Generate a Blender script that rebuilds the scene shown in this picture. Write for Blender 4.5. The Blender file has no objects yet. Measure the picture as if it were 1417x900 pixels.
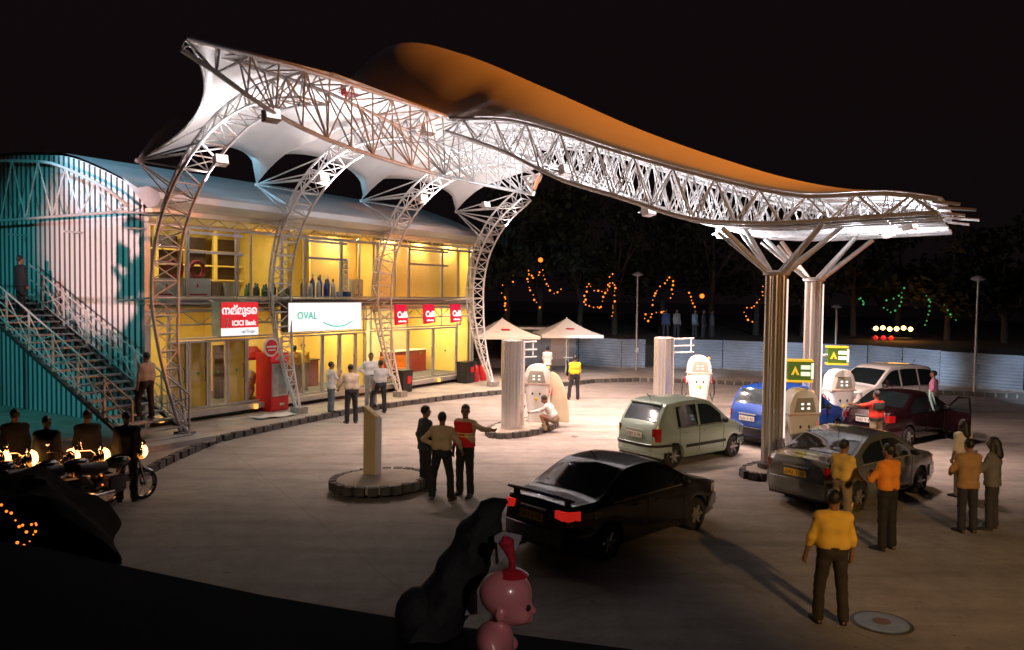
import bpy, bmesh, math, random
import numpy as np
from mathutils import Vector, Matrix
random.seed(7); np.random.seed(7)
R = math.radians
SC = bpy.context.scene
COL = SC.collection

# ------------------------------------------------------------------ camera, sky, exposure
CAM_H = 4.2
FOC = 1102.0
cd = bpy.data.cameras.new('camera'); cam = bpy.data.objects.new('camera', cd); COL.objects.link(cam)
cd.sensor_width = 36.0; cd.lens = 36.0 * FOC / 1417.0
cd.clip_start = 0.05; cd.clip_end = 2000
CAM_M = Matrix.Translation((0, 0, CAM_H)) @ Matrix.Rotation(R(90 - 2.29), 4, 'X') @ Matrix.Rotation(R(0.7), 4, 'Z')
cam.matrix_world = CAM_M
SC.camera = cam

world = bpy.data.worlds.new("World"); SC.world = world; world.use_nodes = True
wn = world.node_tree.nodes; wl = world.node_tree.links
sky = wn.new('ShaderNodeTexSky'); sky.sky_type = 'NISHITA'; sky.sun_disc = False
sky.sun_elevation = R(-4); sky.sun_rotation = R(200); sky.air_density = 1.0
tint = wn.new('ShaderNodeMixRGB'); tint.blend_type = 'MULTIPLY'; tint.inputs[0].default_value = 1
tint.inputs[2].default_value = (1.0, .62, .75, 1)
wl.new(sky.outputs[0], tint.inputs[1]); wl.new(tint.outputs[0], wn['Background'].inputs[0])
wn['Background'].inputs[1].default_value = 0.03
# base night sky glow
add = wn.new('ShaderNodeAddShader'); bg2 = wn.new('ShaderNodeBackground')
bg2.inputs[0].default_value = (1, .62, .7, 1); bg2.inputs[1].default_value = 0.0042
wl.new(wn['Background'].outputs[0], add.inputs[0]); wl.new(bg2.outputs[0], add.inputs[1])
wl.new(add.outputs[0], wn['World Output'].inputs[0])

SC.view_settings.view_transform = 'Standard'; SC.view_settings.look = 'None'
SC.view_settings.exposure = 0.0; SC.view_settings.gamma = 1.0
SC.view_settings.use_curve_mapping = False
SC.render.engine = 'CYCLES'
SC.cycles.use_denoising = True
SC.cycles.max_bounces = 7; SC.cycles.diffuse_bounces = 3; SC.cycles.glossy_bounces = 3
SC.cycles.transmission_bounces = 4; SC.cycles.transparent_max_bounces = 10
SC.cycles.caustics_reflective = False; SC.cycles.caustics_refractive = False
SC.cycles.sample_clamp_indirect = 4.0

# ------------------------------------------------------------------ measuring (pixels of the photograph -> metres in the place)
def ray(px, py):
    v = CAM_M.to_3x3() @ Vector(((px - 708.5) / FOC, -(py - 450) / FOC, -1.0))
    return v
CAM_P = Vector((0, 0, CAM_H))
def G(px, py, z=0.0):
    r = ray(px, py); k = (z - CAM_H) / r.z
    return CAM_P + r * k
def PL(px, py, p0, nn):
    r = ray(px, py); k = (Vector(p0) - CAM_P).dot(Vector(nn)) / r.dot(Vector(nn))
    return CAM_P + r * k
# station frame: s runs along the shop front, t out across the forecourt
OO = Vector((-8.80, 21.37, 0)); DD = Vector((.5236, .852, 0)); NN = Vector((.852, -.5236, 0))
THETA = math.atan2(DD.y, DD.x)
def P(s, t, z): return OO + DD * s + NN * t + Vector((0, 0, z))
def ST(p):
    q = Vector(p) - OO
    return (q.dot(DD), q.dot(NN), q.z)
def on_t(px, py, t): return ST(PL(px, py, OO + NN * t, NN))      # point on the vertical plane t = const
def on_s(px, py, s): return ST(PL(px, py, OO + DD * s, DD))

# ------------------------------------------------------------------ lamps (night: floodlights on the trusses, shop ceilings, street lamps, added fill spots)
def area(name, loc, target, power, size, color, size_y=None, spread=None):
    l = bpy.data.lights.new(name, 'AREA'); l.energy = power; l.color = color; l.size = size
    if size_y: l.shape = 'RECTANGLE'; l.size_y = size_y
    if spread: l.spread = R(spread)
    o = bpy.data.objects.new(name, l); COL.objects.link(o); o.location = loc
    o.rotation_euler = (Vector(target) - Vector(loc)).to_track_quat('-Z', 'Y').to_euler()
    return o
def spot(name, loc, target, power, angle, color, blend=.5, rad=.15):
    l = bpy.data.lights.new(name, 'SPOT'); l.energy = power; l.color = color
    l.spot_size = R(angle); l.spot_blend = blend; l.shadow_soft_size = rad
    o = bpy.data.objects.new(name, l); COL.objects.link(o); o.location = loc
    o.rotation_euler = (Vector(target) - Vector(loc)).to_track_quat('-Z', 'Y').to_euler()
    return o
WHITE = (1, .86, .84); COOL = (.93, .93, 1.0); WARM = (1, .81, .50); SODIUM = (1, .27, .025); PINK = (1, .69, .58)
sun = bpy.data.lights.new('moon', 'SUN'); sun.energy = 0.004; sun.angle = R(.5); sun.color = (.8, .85, 1)
so = bpy.data.objects.new('moon', sun); COL.objects.link(so); so.rotation_euler = (R(50), 0, R(200))
# under the shop canopy, floods on the trusses thrown up at the membrane
for s, w in ((0.1, 150), (5.1, 210), (10.3, 210), (15.3, 130)):
    area('truss_flood_light', P(s + .5, .35, 7.05), P(s + 1.5, 2.6, 10.5), w, .28, WHITE)
    area('truss_flood_light', P(s - .8, 2.2, 7.4), P(s - 2.4, 2.0, 10), w * .5, .28, COOL)
# forecourt canopy: floods thrown up, and down to the paving
for s, t, z, w in ((5.3, 6.6, 7.6, 110), (10, 6.6, 7.4, 110), (5.3, 9.3, 6.9, 130), (10, 9.3, 6.6, 150), (5.6, 12.3, 5.9, 120), (10, 12.3, 5.7, 140), (6.4, 15.6, 5.7, 95), (9, 16.6, 5.7, 95)):
    area('canopy_flood_light', P(7.6 + (s - 7.6) * .55, t, z - .45), P(7.65, t + .4, z + 3), w, .3, COOL)
for s, t, z, w in ((5.2, 9.0, 6.6, 240), (10.2, 9.0, 6.3, 330), (7.6, 5.6, 7.4, 330), (9.8, 12.6, 5.6, 300), (7.6, 16.2, 5.3, 170), (2.6, 4.9, 7.2, 190), (12.5, 3.6, 7.4, 330), (15.8, 2.2, 7.6, 260), (13.0, 7.5, 6.4, 220)):
    area('canopy_down_light', P(s, t, z), P(s + 2.2, t + .3, 0), w * 1.45, .35, PINK, spread=120)
# shop interiors
for s, w in ((1.4, 70), (3.3, 70), (6.4, 110), (8.9, 130), (11.4, 130), (13.6, 150), (15.9, 130)):
    area('ground_floor_ceiling_light', P(s, -3.9, 3.55), P(s, -4.0, 0), w, 1.2, WARM)
for s, w in ((1.8, 60), (4.4, 60), (7.1, 90), (9.2, 70), (12.0, 60), (14.0, 60), (16.2, 60)):
    area('upper_floor_ceiling_light', P(s, -2.85 if s > 8 else -3.4, 6.36), P(s, -3.0 if s > 8 else -3.9, 4), w, .6, WARM)
# street lamps outside the frame: sodium from the road on the right, mercury from the left, plus added fill spots
spot('sodium_street_lamp', P(13.5, 38, 15), P(7.6, 10.2, 8.9), 44000, 31, SODIUM, .9, .3)
spot('sodium_street_lamp', (7.5, -8, 9), (6.9, 12.6, .6), 10500, 25, (1, .60, .25), .8, .25)
spot('sodium_street_lamp', (9, -10, 9), P(5, 13.2, 6.8), 6500, 22, (1, .50, .20), .9, .25)
spot('trio_fill_spot', (-3, -9, 9.5), (-2.0, 16.6, 1.0), 4200, 13, (1, .74, .48), .9, .25)  # added fill spot that brightens the three men by the totem
spot('mercury_street_lamp', (-19, 13, 9), P(0, -6, 3.8), 3600, 52, (.06, .56, .60), .7, .3)
spot('mercury_street_lamp', P(-9, -4.0, 12.5), P(4.5, -4.6, 7.4), 9000, 30, (.30, .72, 1.0), .6, .3)
spot('yard_spot', P(-13, 2.5, 6.0), P(.45, -4.2, 5.6), 17000, 26, (1, .53, .49), .7, .05)
for fx, fy, lx, ly, w in ((3.6, 44.6, 4.5, 34, 900), (9.5, 43.8, 8.5, 34, 1300), (15.0, 42.2, 13.5, 33, 1500), (19.3, 39.0, 16.5, 31, 1300), (23.0, 33.8, 18.5, 27.5, 1100)):
    spot('yard_spot', (lx, ly, 2.6), (fx, fy, .55), w * 1.7, 40, (.62, .78, 1.0), .8, .2)  # added narrow spots aimed only to brighten the fence
spot('yard_spot', (3.5, 30, 7), (1.0, 39, 1.5), 900, 70, (1, .85, .75), .6, .2)  # added spot to brighten the parasols
spot('doll_fill_spot', (.9, -1.3, 4.9), (0, 1.75, 3.52), 75, 9, (1, .78, .76), .5, .03)  # added fill spot, lights nothing but the doll

# ------------------------------------------------------------------ materials
MATS = {}
def mat(name, color, rough=.6, metal=0.0, var=.12, scale=8.0, bump=0.0, coat=0.0, emit=None, estr=0.0, stretch=None):
    if name in MATS: return MATS[name]
    m = bpy.data.materials.new(name); m.use_nodes = True; MATS[name] = m
    nt = m.node_tree; b = nt.nodes['Principled BSDF']
    b.inputs['Roughness'].default_value = rough; b.inputs['Metallic'].default_value = metal
    if coat: b.inputs['Coat Weight'].default_value = coat; b.inputs['Coat Roughness'].default_value = .06
    tc = nt.nodes.new('ShaderNodeTexCoord'); mp = nt.nodes.new('ShaderNodeMapping')
    nt.links.new(tc.outputs['Object'], mp.inputs[0])
    if stretch: mp.inputs['Scale'].default_value = stretch
    nz = nt.nodes.new('ShaderNodeTexNoise'); nz.inputs['Scale'].default_value = scale; nz.inputs['Detail'].default_value = 5
    nt.links.new(mp.outputs[0], nz.inputs['Vector'])
    rp = nt.nodes.new('ShaderNodeValToRGB')
    rp.color_ramp.elements[0].position = .3; rp.color_ramp.elements[1].position = .7
    c = color
    rp.color_ramp.elements[0].color = (c[0] * (1 - var), c[1] * (1 - var), c[2] * (1 - var), 1)
    rp.color_ramp.elements[1].color = (min(1, c[0] * (1 + var)), min(1, c[1] * (1 + var)), min(1, c[2] * (1 + var)), 1)
    nt.links.new(nz.outputs['Fac'], rp.inputs[0]); nt.links.new(rp.outputs[0], b.inputs['Base Color'])
    if bump:
        bp = nt.nodes.new('ShaderNodeBump'); bp.inputs['Strength'].default_value = bump; bp.inputs['Distance'].default_value = .02
        nt.links.new(nz.outputs['Fac'], bp.inputs['Height']); nt.links.new(bp.outputs[0], b.inputs['Normal'])
    if emit:
        b.inputs['Emission Color'].default_value = (*emit, 1); b.inputs['Emission Strength'].default_value = estr
    return m
def glass(name, tint, refl=.12, rough=.02):
    if name in MATS: return MATS[name]
    m = bpy.data.materials.new(name); m.use_nodes = True; MATS[name] = m
    nt = m.node_tree; nt.nodes.remove(nt.nodes['Principled BSDF'])
    tr = nt.nodes.new('ShaderNodeBsdfTransparent'); tr.inputs[0].default_value = (*tint, 1)
    gl = nt.nodes.new('ShaderNodeBsdfGlossy'); gl.inputs['Roughness'].default_value = rough
    lw = nt.nodes.new('ShaderNodeLayerWeight'); fr = nt.nodes.new('ShaderNodeMath'); fr.operation = 'POWER'; fr.inputs[1].default_value = 5; nt.links.new(lw.outputs['Facing'], fr.inputs[0])
    ml = nt.nodes.new('ShaderNodeMath'); ml.operation = 'MULTIPLY_ADD'; ml.inputs[1].default_value = 1 - refl; ml.inputs[2].default_value = refl * .3
    mx = nt.nodes.new('ShaderNodeMixShader')
    nt.links.new(fr.outputs[0], ml.inputs[0]); nt.links.new(ml.outputs[0], mx.inputs[0])
    nt.links.new(tr.outputs[0], mx.inputs[1]); nt.links.new(gl.outputs[0], mx.inputs[2])
    nt.links.new(mx.outputs[0], nt.nodes['Material Output'].inputs[0])
    return m
def membrane_mat():
    m = mat('membrane_fabric', (.80, .77, .75), .55, 0, .03, 1.5)
    nt = m.node_tree; b = nt.nodes['Principled BSDF']
    tl = nt.nodes.new('ShaderNodeBsdfTranslucent'); tl.inputs[0].default_value = (.85, .7, .6, 1)
    mx = nt.nodes.new('ShaderNodeMixShader'); mx.inputs[0].default_value = .012
    nt.links.new(b.outputs[0], mx.inputs[1]); nt.links.new(tl.outputs[0], mx.inputs[2])
    nt.links.new(mx.outputs[0], nt.nodes['Material Output'].inputs[0])
    return m
def ground_mat():
    m = bpy.data.materials.new('concrete_paving'); m.use_nodes = True; nt = m.node_tree; b = nt.nodes['Principled BSDF']
    tc = nt.nodes.new('ShaderNodeTexCoord')
    def noise(scale, det=6, rough=.6):
        n = nt.nodes.new('ShaderNodeTexNoise'); n.inputs['Scale'].default_value = scale
        n.inputs['Detail'].default_value = det; n.inputs['Roughness'].default_value = rough
        nt.links.new(tc.outputs['Object'], n.inputs['Vector']); return n
    def ramp(n, a, ca, bb, cb):
        r = nt.nodes.new('ShaderNodeValToRGB'); r.color_ramp.elements[0].position = a; r.color_ramp.elements[1].position = bb
        r.color_ramp.elements[0].color = (*ca, 1); r.color_ramp.elements[1].color = (*cb, 1)
        nt.links.new(n.outputs['Fac'], r.inputs[0]); return r
    base = ramp(noise(.22), .35, (.26, .238, .215), .7, (.40, .362, .325))
    st = ramp(noise(1.7, 8, .7), .36, (.76, .75, .75), .58, (1, 1, 1))
    fine = ramp(noise(26, 4), .3, (.86, .86, .86), .7, (1.06, 1.06, 1.06))
    m1 = nt.nodes.new('ShaderNodeMixRGB'); m1.blend_type = 'MULTIPLY'; m1.inputs[0].default_value = 1
    m2 = nt.nodes.new('ShaderNodeMixRGB'); m2.blend_type = 'MULTIPLY'; m2.inputs[0].default_value = 1
    nt.links.new(base.outputs[0], m1.inputs[1]); nt.links.new(st.outputs[0], m1.inputs[2])
    nt.links.new(m1.outputs[0], m2.inputs[1]); nt.links.new(fine.outputs[0], m2.inputs[2])
    # oil and tyre streaks along the lanes
    mp = nt.nodes.new('ShaderNodeMapping'); mp.inputs['Rotation'].default_value = (0, 0, R(-40)); mp.inputs['Scale'].default_value = (.25, 2.2, 1)
    nt.links.new(tc.outputs['Object'], mp.inputs[0])
    n4 = nt.nodes.new('ShaderNodeTexNoise'); n4.inputs['Scale'].default_value = .9; n4.inputs['Detail'].default_value = 6
    nt.links.new(mp.outputs[0], n4.inputs['Vector'])
    r4 = ramp(n4, .34, (.68, .66, .68), .54, (1, 1, 1))
    m3 = nt.nodes.new('ShaderNodeMixRGB'); m3.blend_type = 'MULTIPLY'; m3.inputs[0].default_value = .8
    nt.links.new(m2.outputs[0], m3.inputs[1]); nt.links.new(r4.outputs[0], m3.inputs[2])
    nt.links.new(m3.outputs[0], b.inputs['Base Color'])
    vj = nt.nodes.new('ShaderNodeTexBrick'); vj.inputs['Scale'].default_value = 1; vj.inputs['Mortar Size'].default_value = .012; vj.inputs['Brick Width'].default_value = 4.4; vj.inputs['Row Height'].default_value = 4.4; vj.offset = 0
    vj.inputs['Color1'].default_value = (1, 1, 1, 1); vj.inputs['Color2'].default_value = (.93, .93, .94, 1); vj.inputs['Mortar'].default_value = (.62, .60, .58, 1)
    mq = nt.nodes.new('ShaderNodeMapping'); mq.inputs['Rotation'].default_value = (0, 0, R(-31)); nt.links.new(tc.outputs['Object'], mq.inputs[0]); nt.links.new(mq.outputs[0], vj.inputs['Vector'])
    m4 = nt.nodes.new('ShaderNodeMixRGB'); m4.blend_type = 'MULTIPLY'; m4.inputs[0].default_value = .75
    nt.links.new(m3.outputs[0], m4.inputs[1]); nt.links.new(vj.outputs[0], m4.inputs[2])
    sp = ramp(noise(7.5, 3, .5), .26, (.35, .33, .32), .33, (1, 1, 1)); m5 = nt.nodes.new('ShaderNodeMixRGB'); m5.blend_type = 'MULTIPLY'; m5.inputs[0].default_value = .7
    nt.links.new(m4.outputs[0], m5.inputs[1]); nt.links.new(sp.outputs[0], m5.inputs[2]); nt.links.new(m5.outputs[0], b.inputs['Base Color'])
    b.inputs['Roughness'].default_value = .7
    bp = nt.nodes.new('ShaderNodeBump'); bp.inputs['Strength'].default_value = .25; bp.inputs['Distance'].default_value = .02
    nt.links.new(st.outputs[0], bp.inputs['Height']); nt.links.new(bp.outputs[0], b.inputs['Normal'])
    MATS['concrete_paving'] = m
    return m
steel = mat('galvanised_steel', (.60, .58, .57), .42, .3, .14, 6)
alum = mat('aluminium_frame', (.52, .50, .48), .38, .6, .1, 4)
dark_steel = mat('dark_steel', (.07, .065, .06), .5, .3, .2, 6)
stainless = mat('stainless_cladding', (.72, .70, .69), .24, .80, .22, 3, stretch=(14, 14, .15))
yellow_wall = mat('yellow_wall_paint', (.86, .62, .15), .55, 0, .05, 2)
yellow_door = mat('yellow_laminate', (.84, .52, .05), .4, 0, .05, 2)
cream = mat('cream_paint', (.72, .64, .46), .5, 0, .06, 3)
white_paint = mat('white_paint', (.78, .77, .75), .4, 0, .04, 4)
red_paint = mat('red_paint', (.55, .015, .02), .4, 0, .08, 4)
black_plastic = mat('black_plastic', (.014, .013, .014), .45, 0, .2, 9)
black_rubber = mat('black_rubber', (.018, .017, .017), .8, 0, .2, 12)
glass_clear = glass('shop_glass', (.95, .97, .95))
dark_brown = mat('dark_brown_laminate', (.06, .03, .02), .45, 0, .2, 3)
skin_mat = mat('brown_skin', (.22, .105, .06), .5, 0, .1, 12)
hair_mat = mat('black_hair', (.010, .008, .007), .5, 0, .3, 40, bump=.5)
concrete = mat('kerb_concrete', (.26, .24, .22), .8, 0, .25, 5, bump=.3)
membrane = membrane_mat()
paving = ground_mat()

# ------------------------------------------------------------------ mesh building
class MB:
    def __init__(s): s.v = []; s.f = []
    def add(s, vs, fs):
        o = len(s.v); s.v += [tuple(v) for v in vs]; s.f += [tuple(i + o for i in f) for f in fs]; return s
    def box(s, c, d, m=None, taper=1.0):
        cx, cy, cz = c; x, y, z = d[0] / 2, d[1] / 2, d[2] / 2
        vs = []
        for k in (-1, 1):
            q = 1 if k < 0 else taper
            vs += [(-x * q, -y * q, k * z), (x * q, -y * q, k * z), (x * q, y * q, k * z), (-x * q, y * q, k * z)]
        if m is not None: vs = [tuple(m @ Vector(v)) for v in vs]
        vs = [(v[0] + cx, v[1] + cy, v[2] + cz) for v in vs]
        return s.add(vs, [(3, 2, 1, 0), (4, 5, 6, 7), (0, 1, 5, 4), (1, 2, 6, 5), (2, 3, 7, 6), (3, 0, 4, 7)])
    def bbox(s, a, b):
        return s.box([(a[i] + b[i]) / 2 for i in range(3)], [abs(b[i] - a[i]) for i in range(3)])
    def bar(s, p, q, r, n=6, r2=None, cap=True):
        p, q = Vector(p), Vector(q); d = q - p
        if d.length < 1e-6: return s
        d.normalize(); u = d.orthogonal().normalized(); w = d.cross(u); r2 = r if r2 is None else r2
        vs = []
        for c, rr in ((p, r), (q, r2)):
            for i in range(n):
                a = 2 * math.pi * i / n
                vs.append(c + (u * math.cos(a) + w * math.sin(a)) * rr)
        fs = [(i, (i + 1) % n, n + (i + 1) % n, n + i) for i in range(n)]
        if cap: fs += [tuple(range(n - 1, -1, -1)), tuple(range(n, 2 * n))]
        return s.add(vs, fs)
    def tube(s, pts, r, n=6, closed=False):
        pts = [Vector(p) for p in pts]; N = len(pts); rs = r if isinstance(r, (list, tuple)) else [r] * N
        vs = []; ref = None
        for i, p in enumerate(pts):
            if closed: d = pts[(i + 1) % N] - pts[i - 1]
            else: d = pts[min(i + 1, N - 1)] - pts[max(i - 1, 0)]
            d.normalize()
            if ref is None: ref = d.orthogonal().normalized()
            u = (ref - d * ref.dot(d))
            u = u.normalized() if u.length > 1e-5 else d.orthogonal().normalized()
            ref = u; w = d.cross(u)
            for k in range(n):
                a = 2 * math.pi * k / n; vs.append(p + (u * math.cos(a) + w * math.sin(a)) * rs[i])
        fs = []
        for i in range(N if closed else N - 1):
            j = (i + 1) % N
            for k in range(n): fs.append((i * n + k, i * n + (k + 1) % n, j * n + (k + 1) % n, j * n + k))
        if not closed: fs += [tuple(range(n - 1, -1, -1)), tuple((N - 1) * n + k for k in range(n))]
        return s.add(vs, fs)
    def lathe(s, prof, c=(0, 0, 0), n=20, axis='z', cap=True):
        vs = []
        for r, z in prof:
            for k in range(n):
                a = 2 * math.pi * k / n; x, y = r * math.cos(a), r * math.sin(a)
                v = (x, y, z) if axis == 'z' else ((z, x, y) if axis == 'x' else (y, z, x))
                vs.append((v[0] + c[0], v[1] + c[1], v[2] + c[2]))
        fs = []
        for i in range(len(prof) - 1):
            for k in range(n): fs.append((i * n + k, i * n + (k + 1) % n, (i + 1) * n + (k + 1) % n, (i + 1) * n + k))
        if cap: fs += [tuple(range(n - 1, -1, -1)), tuple((len(prof) - 1) * n + k for k in range(n))]
        return s.add(vs, fs)
    def prism(s, poly, z0, z1):                       # poly in xy, extruded in z
        n = len(poly)
        vs = [(x, y, z0) for x, y in poly] + [(x, y, z1) for x, y in poly]
        return s.add(vs, [tuple(range(n - 1, -1, -1)), tuple(range(n, 2 * n))] + [(i, (i + 1) % n, n + (i + 1) % n, n + i) for i in range(n)])
    def grid(s, rows, closed_u=False):
        nu = len(rows[0]); vs = [v for r in rows for v in r]; fs = []
        for i in range(len(rows) - 1):
            for k in range(nu if closed_u else nu - 1):
                k2 = (k + 1) % nu
                fs.append((i * nu + k, i * nu + k2, (i + 1) * nu + k2, (i + 1) * nu + k))
        return s.add(vs, fs)
    def ball(s, c, r, n=10, m=7, sq=(1, 1, 1)):
        rows = []
        for i in range(m + 1):
            ph = math.pi * i / m; rr = max(math.sin(ph), .001)
            rows.append([(c[0] + r * sq[0] * rr * math.cos(2 * math.pi * k / n), c[1] + r * sq[1] * rr * math.sin(2 * math.pi * k / n), c[2] - r * sq[2] * math.cos(ph)) for k in range(n)])
        return s.grid(rows, True)
    def mesh(s, name, material, smooth=False, bevel=0):
        me = bpy.data.meshes.new(name); me.from_pydata(s.v, [], s.f); me.update()
        bm = bmesh.new(); bm.from_mesh(me); bmesh.ops.recalc_face_normals(bm, faces=bm.faces[:])
        if bevel: bmesh.ops.bevel(bm, geom=bm.edges[:], offset=bevel, segments=2, affect='EDGES', clamp_overlap=True)
        bm.to_mesh(me); bm.free()
        if material: me.materials.append(material)
        if smooth:
            me.polygons.foreach_set('use_smooth', [True] * len(me.polygons))
            try: me.set_sharp_from_angle(angle=R(40 if smooth is True else smooth))
            except Exception: pass
        return me
    def build(s, name, material, parent=None, smooth=False, bevel=0, loc=None, rot=None):
        return link(name, s.mesh(name, material, smooth, bevel), parent, loc, rot)
def link(name, me, parent=None, loc=None, rot=None):
    o = bpy.data.objects.new(name, me); COL.objects.link(o)
    if parent: o.parent = parent
    if loc is not None: o.location = loc
    if rot is not None: o.rotation_euler = rot
    return o
def tag(o, label=None, cat=None, group=None, kind=None):
    if label: o['label'] = label
    if cat: o['category'] = cat
    if group: o['group'] = group
    if kind: o['kind'] = kind
    return o
def thing(name, label, cat, loc=(0, 0, 0), rz=0.0, group=None):
    o = bpy.data.objects.new(name, None); COL.objects.link(o); o.location = loc; o.rotation_euler = (0, 0, rz)
    o.empty_display_size = .2
    return tag(o, label, cat, group)
def dup(root, loc=None, rz=None, label=None, group=None, scale=None):
    r = root.copy(); COL.objects.link(r)
    if loc is not None: r.location = loc
    if rz is not None: r.rotation_euler = (0, 0, rz)
    if scale: r.scale = (scale,) * 3
    if label: r['label'] = label
    if group: r['group'] = group
    for ch in list(root.children):
        c = ch.copy(); COL.objects.link(c); c.parent = r
        for g in list(ch.children):
            d = g.copy(); COL.objects.link(d); d.parent = c
    return r
def struct(o): o['kind'] = 'structure'; return o
def text_mesh(txt, size, depth=.006, bold=0.0):
    cu = bpy.data.curves.new('lettering', 'FONT'); cu.body = txt; cu.size = size; cu.extrude = depth; cu.align_x = 'CENTER'; cu.align_y = 'CENTER'
    cu.resolution_u = 3; cu.offset = bold
    o = bpy.data.objects.new('lettering', cu); COL.objects.link(o)
    dg = bpy.context.evaluated_depsgraph_get(); me = bpy.data.meshes.new_from_object(o.evaluated_get(dg))
    bpy.data.objects.remove(o); return me
def lettering(txt, size, material, parent, loc, rot, bold=0.0, name='lettering', sx=1.0):
    me = text_mesh(txt, size, .004, bold); me.materials.clear(); me.materials.append(material)
    o = link(name, me, parent, loc, rot); o.scale = (sx, 1, 1); return o
def interp(pts, x):
    if x <= pts[0][0]: return pts[0][1]
    for (a, b), (c, d) in zip(pts, pts[1:]):
        if x <= c: return b + (d - b) * (x - a) / (c - a) if c > a else d
    return pts[-1][1]
def smooth_interp(pts, x):
    xs = [p[0] for p in pts]
    if x <= xs[0]: return pts[0][1]
    if x >= xs[-1]: return pts[-1][1]
    for i in range(len(pts) - 1):
        if x <= xs[i + 1]: break
    def sl(k):
        a, b = max(k - 1, 0), min(k + 1, len(pts) - 1)
        return (pts[b][1] - pts[a][1]) / (xs[b] - xs[a])
    h = xs[i + 1] - xs[i]; u = (x - xs[i]) / h
    return ((2*u**3 - 3*u**2 + 1) * pts[i][1] + (u**3 - 2*u**2 + u) * h * sl(i) + (-2*u**3 + 3*u**2) * pts[i+1][1] + (u**3 - u**2) * h * sl(i+1))

# ================================================================== THE SETTING
def L(s, t, z): return (s, -t, z)            # station coordinates -> local coordinates of anything placed at OO with rotation THETA
KERB = [(-16, 2.9), (-7, 2.7), (-2.89, 2.42), (-1.4, 1.5), (0, .74), (.73, .37), (3.69, 0), (6.69, -.30), (9.37, -.06), (12.31, .49), (14.52, 1.14), (17.5, 1.6), (20.46, 2.27), (22.4, 3.7), (23.75, 7.51), (25.3, 14), (26.37, 19.61), (28, 30), (30, 45)]
gm = MB(); gm.add([(-300, -120, 0), (300, -120, 0), (300, 400, 0), (-300, 400, 0)], [(0, 1, 2, 3)])
struct(gm.build('ground', paving))
earth = mat('bare_earth', (.20, .165, .13), .9, 0, .3, 1.2, bump=.5)
pave_m = mat('pavement_screed', (.36, .31, .26), .85, 0, .22, 1.6, bump=.4)
pm = MB(); poly = [(k[0], -k[1]) for k in KERB] + [(60, -45), (60, 45), (-16, 45)]
pm.prism(poly, .002, .15)
pavement = struct(pm.build('pavement', pave_m, None, loc=OO, rot=(0, 0, THETA)))
def kerb_blocks(pts, step, mb, h=.17, depth=.15, gap=.05, closed=False):
    pts = [Vector((p[0], p[1], 0)) for p in pts]
    if closed: pts = pts + [pts[0]]
    lens = [(b - a).length for a, b in zip(pts, pts[1:])]; tot = sum(lens); n = int(tot / step)
    for i in range(n):
        d = (i + .5) * tot / n
        for (a, b), l in zip(zip(pts, pts[1:]), lens):
            if d <= l: break
            d -= l
        dirv = (b - a).normalized(); c = a + dirv * d
        m = Matrix.Rotation(math.atan2(dirv.y, dirv.x), 3, 'Z').to_4x4() @ Matrix.Rotation(random.uniform(-.06, .06), 4, 'Z')
        mb.box((c.x, c.y, h / 2 + random.uniform(-.012, .008)), (tot / n - gap, depth + random.uniform(-.02, .02), h), m)
km = MB(); kerb_blocks([(k[0], -k[1] - .04) for k in KERB[1:-1]], .40, km, .18, .17, .09)
struct(km.build('kerb', mat('kerb_stone', (.08, .075, .07), .85, 0, .35, 3, bump=.4), None, loc=OO, rot=(0, 0, THETA)))

# fence line and the bank behind it
FP = [G(700, 502), G(745, 505), G(860, 513), G(893, 513), G(930, 513), G(1000, 515), G(1200, 526), G(1300, 538), G(1417, 548), G(1620, 566)]
em = MB(); rows = []
for dy, z in ((1.0, 0.0), (1.8, 1.3), (3.5, 1.7), (40, 2.2)):
    row = [Vector((-30, 48 + dy, z))]
    for p in FP: row.append(Vector((p.x + dy * (.0 if p.x < 12 else .5), p.y + dy, z)))
    row.append(Vector((70, 5 + dy, z))); rows.append(row)
em.grid(rows); struct(em.build('embankment', mat('dark_soil', (.05, .04, .03), .95, 0, .4, .8, bump=.6), smooth=True))

sheet_m = mat('corrugated_sheet', (.36, .40, .46), .42, .25, .22, .8, bump=.05)
fence = thing('corrugated_fence', 'long low fence of blue grey corrugated metal sheets along the back of the forecourt', 'fence', FP[0])
for i, (a, b) in enumerate(zip(FP, FP[1:])):
    if i == 3: continue
    v = b - a; n = max(1, round(v.length / 2.6)); nn = Vector((-v.y, v.x, 0)).normalized()
    for k in range(n):
        p, q = a + v * (k / n), a + v * ((k + .985) / n); m = MB(); rows = []; j = random.uniform(-.03, .03)
        for r in range(43):
            z = .22 + r * 1.53 / 42 + j; off = nn * (.022 * math.sin(r * math.pi / 2.0) + (k % 2) * .012)
            rows.append([p + off + Vector((0, 0, z)) - FP[0], q + off + Vector((0, 0, z)) - FP[0]])
        m.grid(rows); m.build('sheet', sheet_m, fence)
        MB().bar(p - FP[0] + nn * .08, p - FP[0] + nn * .08 + Vector((0, 0, 1.8)), .035).build('post', dark_steel, fence)
for i, (a, b) in enumerate(zip(FP, FP[1:])):
    if i == 3: continue
    v = b - a; c = (a + b) / 2 - FP[0]; m = MB()
    m.box((c.x, c.y + .06, .11), (v.length, .12, .22), Matrix.Rotation(math.atan2(v.y, v.x), 4, 'Z'))
    m.build('plinth', concrete, fence)

# ================================================================== SHOP BUILDING
TF = -2.45                                     # plane of the shop front
S0, S1 = .45, 17.25
shop = thing('shop_building', 'two storey glass fronted shop with yellow interior and silver vaulted roof', 'building', OO, THETA)
GABLE = [(-2.0, 6.75), (-3.0, 7.25), (-4.2, 7.72), (-6.1, 8.30), (-7.7, 8.50), (-10.4, 8.66), (-13, 8.5), (-16, 7.9), (-18.5, 6.7)]
def roof_z(t): return smooth_interp(sorted(GABLE), t)
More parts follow.
